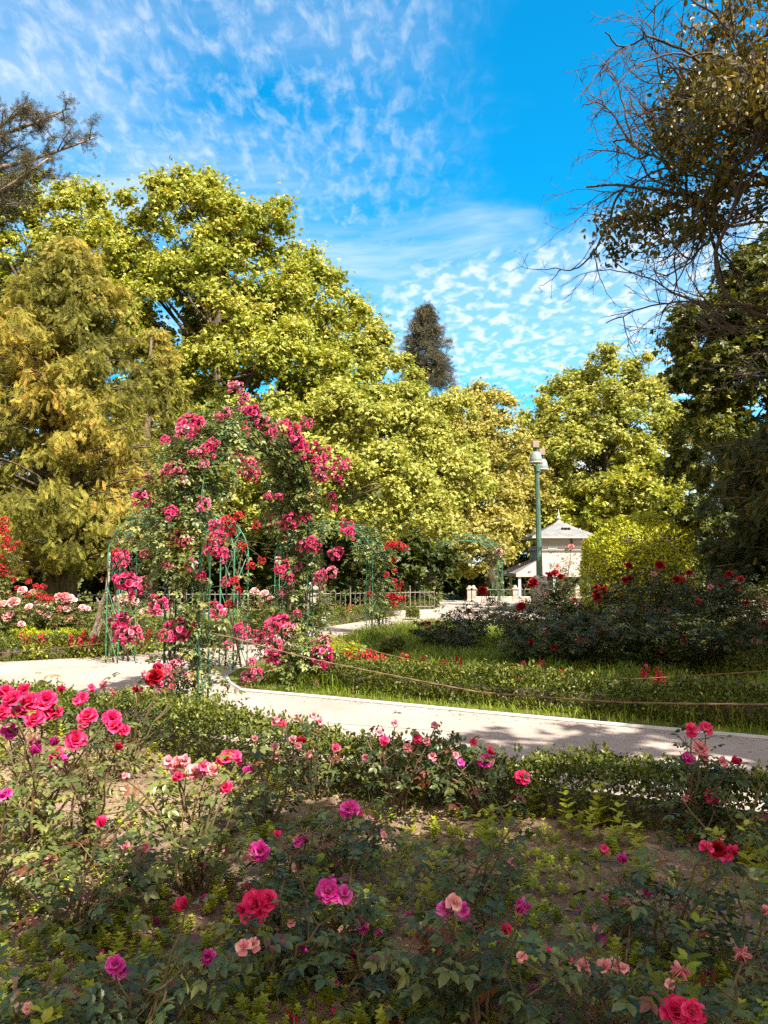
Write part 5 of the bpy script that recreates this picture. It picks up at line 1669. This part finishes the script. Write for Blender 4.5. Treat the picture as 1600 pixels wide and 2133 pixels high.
climber('climbing rose with small scarlet blooms wrapped round the far arch right leg', fr_c, 1250, .14,
        [(818, 1168, 20, .96), (822, 1190, 16, .97), (828, 1225, 17, .98), (815, 1245, 24, .98), (824, 1250, 23, .98), (835, 1248, 20, .98), (806, 1198, 16, .96), (815, 1135, 23, .94), (832, 1138, 23, .94), (843, 1142, 17, .94), (806, 1140, 17, .94), (770, 1237, 17, .97), (820, 1260, 20, .98), (838, 1215, 13, .97), (822, 1210, 13, .97)], 303, 'climber_leaf', 'scarlet_petal', ((1, .68),), .30, [.3, .5, .8, 1, 1.3, 1.4, 1.4, 1.3, 1.2, 1.1, 1.0])
dn, df = gnd(893, 1266), gnd(1042, 1262)
arch_d, fr_d = rose_arch('farthest green iron arch with slim towers in front of the pale square', (dn[0], dn[1]), (df[0], df[1]), 1.9, 2.7, .4, .22, .011)
climber('thin yellow green climber on the farthest arch beside the pavilion', fr_d, 800, .16, [(1040, 1150, 18, .9), (905, 1240, 16, .05)], 304, 'sunny_rose_leaf', 'blush_petal', ((0, .3), (1, .62)), .34, [1, 1, .8, .2, .2, .2, .8, 1.2, 1.5])

# gnarled old rose stem by the left tower
q = gnd(190, 1366)
t = thing('old_rose', 'gnarled grey old rose stem leaning up toward the left lattice tower', 'rose stem', (q[0], q[1], 0))
g = Geo()
pts = [at(178, 1366, q[1]), at(186, 1345, q[1]), at(196, 1320, q[1]), at(206, 1290, q[1]), at(210, 1262, q[1]), at(222, 1235, q[1]), at(226, 1200, q[1] - .05), at(228, 1150, q[1] - .1)]
tube(g, bez(pts[0], pts[1], (0, 0, 0), 3), [.11, .085, .07], 8)
tube(g, pts[1:], [.07, .058, .05, .04, .034, .026, .018], 8)
tube(g, [at(190, 1366, q[1]), pts[2] + A((.05, 0, 0)), pts[3] + A((.06, 0, .0))], [.06, .045, .03], 7)
g.build('trunk', 'old_cane', t, smooth=True)
g = Geo()
tube(g, bez(pts[4], at(200, 1245, q[1]), (0, 0, .03), 5), [.022, .016, .012, .009, .007], 5)
g.build('shoot', 'old_cane', t)


# ---- ropes
def rope(label, pts, sag, r=.008):
    c = []
    for a, b in zip(pts[:-1], pts[1:]):
        s = np.linspace(0, 1, 18)[:-1]
        a, b = A(a), A(b)
        c += list(a + (b - a) * s[:, None] - A((0, 0, 1)) * (4 * sag * s * (1 - s))[:, None])
    c = A(c + [A(pts[-1])])
    g = Geo()
    # three strands laid round each other
    n = len(c) * 4
    cc = np.stack([np.interp(np.linspace(0, 1, n), np.linspace(0, 1, len(c)), c[:, i]) for i in range(3)], -1)
    T = unit(np.gradient(cc, axis=0))
    X = unit(np.cross(T, A((0, 0, 1))))
    Z = np.cross(X, T)
    ph = np.cumsum(np.concatenate([[0], np.linalg.norm(np.diff(cc, axis=0), axis=1)])) / (r * 7)
    for k in range(2):
        a = ph + k * math.pi
        tube(g, cc + (np.cos(a)[:, None] * X + np.sin(a)[:, None] * Z) * r * .45, r * .62, 5)
    o = g.build('rope', 'rope_fibre', smooth=True)
    tag(o, label, 'rope', 'ropes keeping people off the beds')
    return o


q = [at(480, 1327, 7.5), at(655, 1374, 7.6), at(1000, 1442, 7.2), at(1300, 1463, 6.6), at(1640, 1467, 5.8)]
rope('lower brown rope running right from the arch foot over the hedge', [at(400, 1310, 7.4), q[0]] + q[1:], .004)
rope('upper brown rope hanging above the grass bed to the right', [at(650, 1316, 10.4), at(800, 1362, 9.9), at(960, 1395, 9.5), at(1130, 1414, 9.1), at(1330, 1414, 8.7), at(1620, 1396, 8.2)], .004)
rope('pale rope strung along the left hedge, tied to the nearest arch', [at(-60, 1364, 10.5), at(100, 1353, 9.9), at(230, 1338, 9.2), at(310, 1325, 8.4), at(385, 1300, 7.4)], .003)
rope('thin rope across the far flower bed before the iron fence', [at(600, 1310, 16.5), at(700, 1300, 17.5), at(800, 1276, 18.5)], .01)

# ================================================================== GRASS, WEEDS, LITTER, PETALS
def blades(name, label, cat, poly, n, h, seed, mat='grass_blade', lean=.8, w=.006, mask=None, edge=None):
    rng = np.random.default_rng(seed)
    p = A([q[:2] for q in poly])
    lo, hi = p.min(0), p.max(0)
    m = n * 6
    x, y = rng.uniform(lo[0], hi[0], m), rng.uniform(lo[1], hi[1], m)
    ok = inside(p, x, y)
    if mask is not None:
        ok &= mask(x, y, rng)
    x, y = x[ok][:n], y[ok][:n]
    n = len(x)
    tuft = vnoise(x * 2.2, y * 2.2, seed)
    H = h * rng.uniform(.35, 1.15, n) * (.55 + .9 * tuft)
    a = rng.uniform(0, 6.283, n)
    L = H * lean * rng.uniform(.2, 1.5, n)
    dx, dy = np.cos(a), np.sin(a)
    W_ = w * rng.uniform(.6, 1.4, n)
    b = np.stack([x, y, 0 * x + .005], -1)
    sx = np.stack([-dy, dx, 0 * x], -1) * W_[:, None]
    m1 = b + np.stack([dx * L * .3, dy * L * .3, H * .6], -1)
    m2 = b + np.stack([dx * L * .75, dy * L * .75, H * .92], -1)
    tp = b + np.stack([dx * L * 1.25, dy * L * 1.25, H * .9], -1)
    V = np.stack([b - sx, b + sx, m1 - sx * .85, m1 + sx * .85, m2 - sx * .5, m2 + sx * .5, tp], 1).reshape(-1, 3)
    o = np.arange(n)[:, None] * 7
    Fq = np.concatenate([o + A([[0, 1, 3, 2]]).astype(int), o + A([[2, 3, 5, 4]]).astype(int)])
    Ft = o + A([[4, 5, 6]]).astype(int)
    g = Geo()
    t = np.clip(rng.uniform(0, .95, n) * .8 + .2 * vnoise(x * .8, y * .8, seed + 1), 0, .94)
    t = np.where(rng.random(n) < .04, 1, t)
    g.add(V, [Fq, Ft], np.repeat(t, 7))
    return tag(g.build(name, mat), label, cat, kind='stuff')


gr_poly = [p + (.15, .35, 0) for p in far_edge[2:7]] + [A((6.2, 5.9, 0)), A((9, 11, 0)), A((4, 13, 0)), gnd(900, 1300) + (0, -.4, 0), gnd(760, 1325), gnd(640, 1372)]
blades('grass', 'tall uncut grass growing between the hedge and the rose thicket', 'grass', gr_poly, 52000, .24, 401, w=.0055)
blades('grass_verge', 'short grass verge between the kerb and the dark hedge', 'grass', [p + (.0, .06, 0) for p in far_edge[2:]] + [p + (.25, .62, 0) for p in far_edge[2:]][::-1], 16000, .09, 402, w=.004)
blades('grass_verge', 'short sunny grass verge in front of the left hedge', 'grass', [p + (0, .03, 0) for p in left_edge] + [p + (0, .45, 0) for p in left_edge][::-1], 9000, .09, 403, w=.005)
blades('grass', 'loose grass among the flowers of the left bed', 'grass', [A((-11, 12.8, 0)), gnd(0, 1370), gnd(270, 1355), gnd(480, 1328), gnd(700, 1297), gnd(800, 1284), A((-4, 21, 0)), A((-12, 18, 0))], 26000, .34, 404, w=.009)
blades('lawn', 'sunny strip of lawn between the far path and the iron fence', 'grass', [gnd(600, 1312), gnd(900, 1273), gnd(900, 1268), gnd(650, 1286)], 16000, .12, 405, w=.012)


def weeds(name, label, n, size, seed, tmpl, mat, thr, zoff=0.0, sc=1.2):
    rng = np.random.default_rng(seed)
    m = n * 5
    y = 1.9 + 5.2 * rng.random(m) ** 1.3
    x = rng.uniform(-.62, .62, m) * (y + .6) - .1
    ok = inside([p + (0, -.5, 0) if i > 1 else p for i, p in enumerate(soil_edge)], x, y) & (vnoise(x * sc + 5, y * sc + 9, seed) * .6 + vnoise(x * 4, y * 4, seed + 2) * .4 > thr)
    x, y = x[ok][:n], y[ok][:n]
    k = len(x)
    P = np.stack([x, y, soil_z(x, y) + zoff], -1)
    a = rng.uniform(0, 6.28, k)
    d = np.stack([np.cos(a), np.sin(a), rng.normal(size=k) * .15], -1)
    g = Geo()
    stamp(g, tmpl, P, frames(d, A((0, 0, 1)) + rng.normal(size=(k, 3)) * .22), size * rng.uniform(.45, 1.35, k), np.clip(rng.uniform(0, .94, k), 0, 1))
    return tag(g.build(name, mat), label, 'weeds', kind='stuff')


weeds('weeds', 'whorled yellow green weeds scattered over the soil of the near bed', 2000, .085, 411, WEED, 'weed_leaf', .46)
weeds('ground_cover', 'low mat of small leaved herbs over the soil of the near bed', 5200, .042, 412, WEED, 'weed_leaf', .43, sc=2.0)
WEED_TALL = assemble(HILEAF, [((.02 * math.sin(i), .02 * math.cos(i), .10 + .11 * (i // 2)), (math.cos(i * 1.57 + .4 * (i // 2)), math.sin(i * 1.57 + .4 * (i // 2)), .5), (0, 0, 1), .30 - .018 * (i // 2)) for i in range(16)])
weeds('tall_weeds', 'upright leafy weeds growing in patches toward the near hedge', 260, .22, 413, WEED_TALL, 'weed_leaf', .56, sc=.9)
blades('grass_tufts', 'fine grass growing through the weeds of the near bed', 'grass', [A((-4.5, 1.9, 0)), A((3, 1.9, 0)), A((4.2, 3.0, 0)), A((2.2, 4.1, 0)), A((-1.2, 5.8, 0)), A((-4.2, 7.6, 0))], 9000, .12, 414, w=.0028, lean=.8, mask=lambda x, y, r: vnoise(x * 1.6, y * 1.6, 77) > .5)


def litter(n, seed):
    rng = np.random.default_rng(seed)
    y = 2.0 + 4.6 * rng.random(n) ** 1.4
    x = rng.uniform(-.6, .6, n) * (y + .5)
    P = np.stack([x, y, soil_z(x, y) + .006], -1)
    ok = inside([p + (0, -.5, 0) if i > 1 else p for i, p in enumerate(soil_edge)], x, y)
    P = P[ok]
    k = len(P)
    g = Geo()
    stamp(g, FOLD, P, frames(rng.normal(size=(k, 3)) * A((1, 1, .2)), A((0, 0, 1)) + rng.normal(size=(k, 3)) * .5), rng.uniform(.008, .035, k), rng.random(k))
    return tag(g.build('leaf_litter', 'litter_chip'), 'dry leaf scraps and bits of bark strewn over the soil', 'litter', kind='stuff')


litter(5500, 421)
rng = np.random.default_rng(422)
k = 1500
sg = [(far_edge[i], far_edge[i + 1]) for i in range(1, len(far_edge) - 2)] + [(near_edge[i], near_edge[i + 1]) for i in range(1, len(near_edge) - 1)] + [(left_edge[i], left_edge[i + 1]) for i in range(5)]
pk = rng.integers(0, len(sg), k)
pa, pb = A([q_[0] for q_ in sg])[pk], A([q_[1] for q_ in sg])[pk]
P = pa + (pb - pa) * rng.random((k, 1))
cen_ = A((0, 7.2, 0))
sd_ = np.where(pk < len(far_edge) - 3, -1.0, np.where(pk < len(far_edge) - 3 + len(near_edge) - 2, 1.0, -1.0))
P[:, 1] += sd_ * rng.exponential(.16, k) + sd_ * .02
P[:, 2] = .009
g = Geo()
stamp(g, FOLD, P, frames(rng.normal(size=(k, 3)) * A((1, 1, .1)), A((0, 0, 1)) + rng.normal(size=(k, 3)) * .35), rng.uniform(.010, .045, k), rng.random(k))
tag(g.build('path_litter', 'litter_chip'), 'dry leaves blown along the edges of the sandy path', 'litter', kind='stuff')

rng = np.random.default_rng(425)
k = 2600
y = 2.0 + 4.6 * rng.random(k) ** 1.5
x = rng.uniform(-.6, .6, k) * (y + .5)
ok = inside([p + (0, -.5, 0) if i > 1 else p for i, p in enumerate(soil_edge)], x, y)
x, y = x[ok], y[ok]
k = len(x)
LUMP = (A([(1, 0, 0), (.2, .9, .1), (-.9, .3, 0), (-.5, -.8, .1), (.6, -.7, 0), (.1, .05, .75), (0, 0, -.5)]), [np.array([[0, 1, 5], [1, 2, 5], [2, 3, 5], [3, 4, 5], [4, 0, 5], [1, 0, 6], [2, 1, 6], [3, 2, 6], [4, 3, 6], [0, 4, 6]])])
g = Geo()
stamp(g, LUMP, np.stack([x, y, soil_z(x, y) + .004], -1), frames(rng.normal(size=(k, 3)) * A((1, 1, .15)), A((0, 0, 1)) + rng.normal(size=(k, 3)) * .3), .006 + .026 * rng.random(k) ** 3, rng.random(k))
tag(g.build('soil_clods', 'soil', smooth=False), 'clods and small stones lying loose on the soil of the bed', 'clods', kind='stuff')

PETAL = {}
for nm in ('crimson_petal', 'magenta_petal', 'pale_petal'):
    g = Geo()
    V, F = petal_grid(.9, 1.0, .6, .3, 5, 5)
    g.add(V - A((0, .5, 0)), [F], np.linspace(.2, .8, 5).repeat(5))
    PETAL[nm] = g.mesh('petal', nm, smooth=True)
rng = np.random.default_rng(431)
pet = [(656, 1985), (690, 1992), (660, 2012), (735, 2015), (765, 2010), (688, 2035), (690, 2050), (742, 2048), (728, 2030), (752, 1985), (700, 2075), (630, 2008), (705, 1950), (680, 1915), (672, 1955), (660, 1905), (500, 2010), (550, 2115), (605, 2130), (795, 2125), (430, 1810), (445, 1833), (425, 1877), (1148, 2000), (1245, 1960), (1250, 1975), (1240, 1990), (1320, 2012), (145, 2105), (105, 2092), (320, 1930), (575, 1985), (790, 1960), (640, 2040), (770, 2080), (1070, 2050), (1190, 1900), (355, 2060), (1010, 2110), (880, 2050), (520, 1850), (560, 1930), (470, 1790), (735, 1960), (820, 1980), (1120, 2080), (1330, 1960), (1420, 1900), (1180, 2030), (300, 1870), (210, 2010), (610, 2060), (668, 2065), (1040, 1985), (930, 2010), (1260, 1880), (855, 1930), (1480, 2060), (700, 2110), (645, 1950)]
for i, (u, v) in enumerate(pet):
    p = gnd(u + rng.normal() * 3, v + rng.normal() * 3, .1)
    k = 'magenta_petal' if i % 5 < 3 else 'crimson_petal' if i % 5 == 3 else 'pale_petal'
    o = link('fallen_petal', PETAL[k], None, (p[0], p[1], soil_z(p[0], p[1]) + .018))
    s = rng.uniform(.034, .056)
    o.scale = (s, s, s)
    o.rotation_euler = (rng.normal() * .5, rng.normal() * .5, rng.uniform(0, 6.28))
    tag(o, 'curled rose petal fallen on the soil of the near bed', 'petal', 'rose petals fallen on the soil')
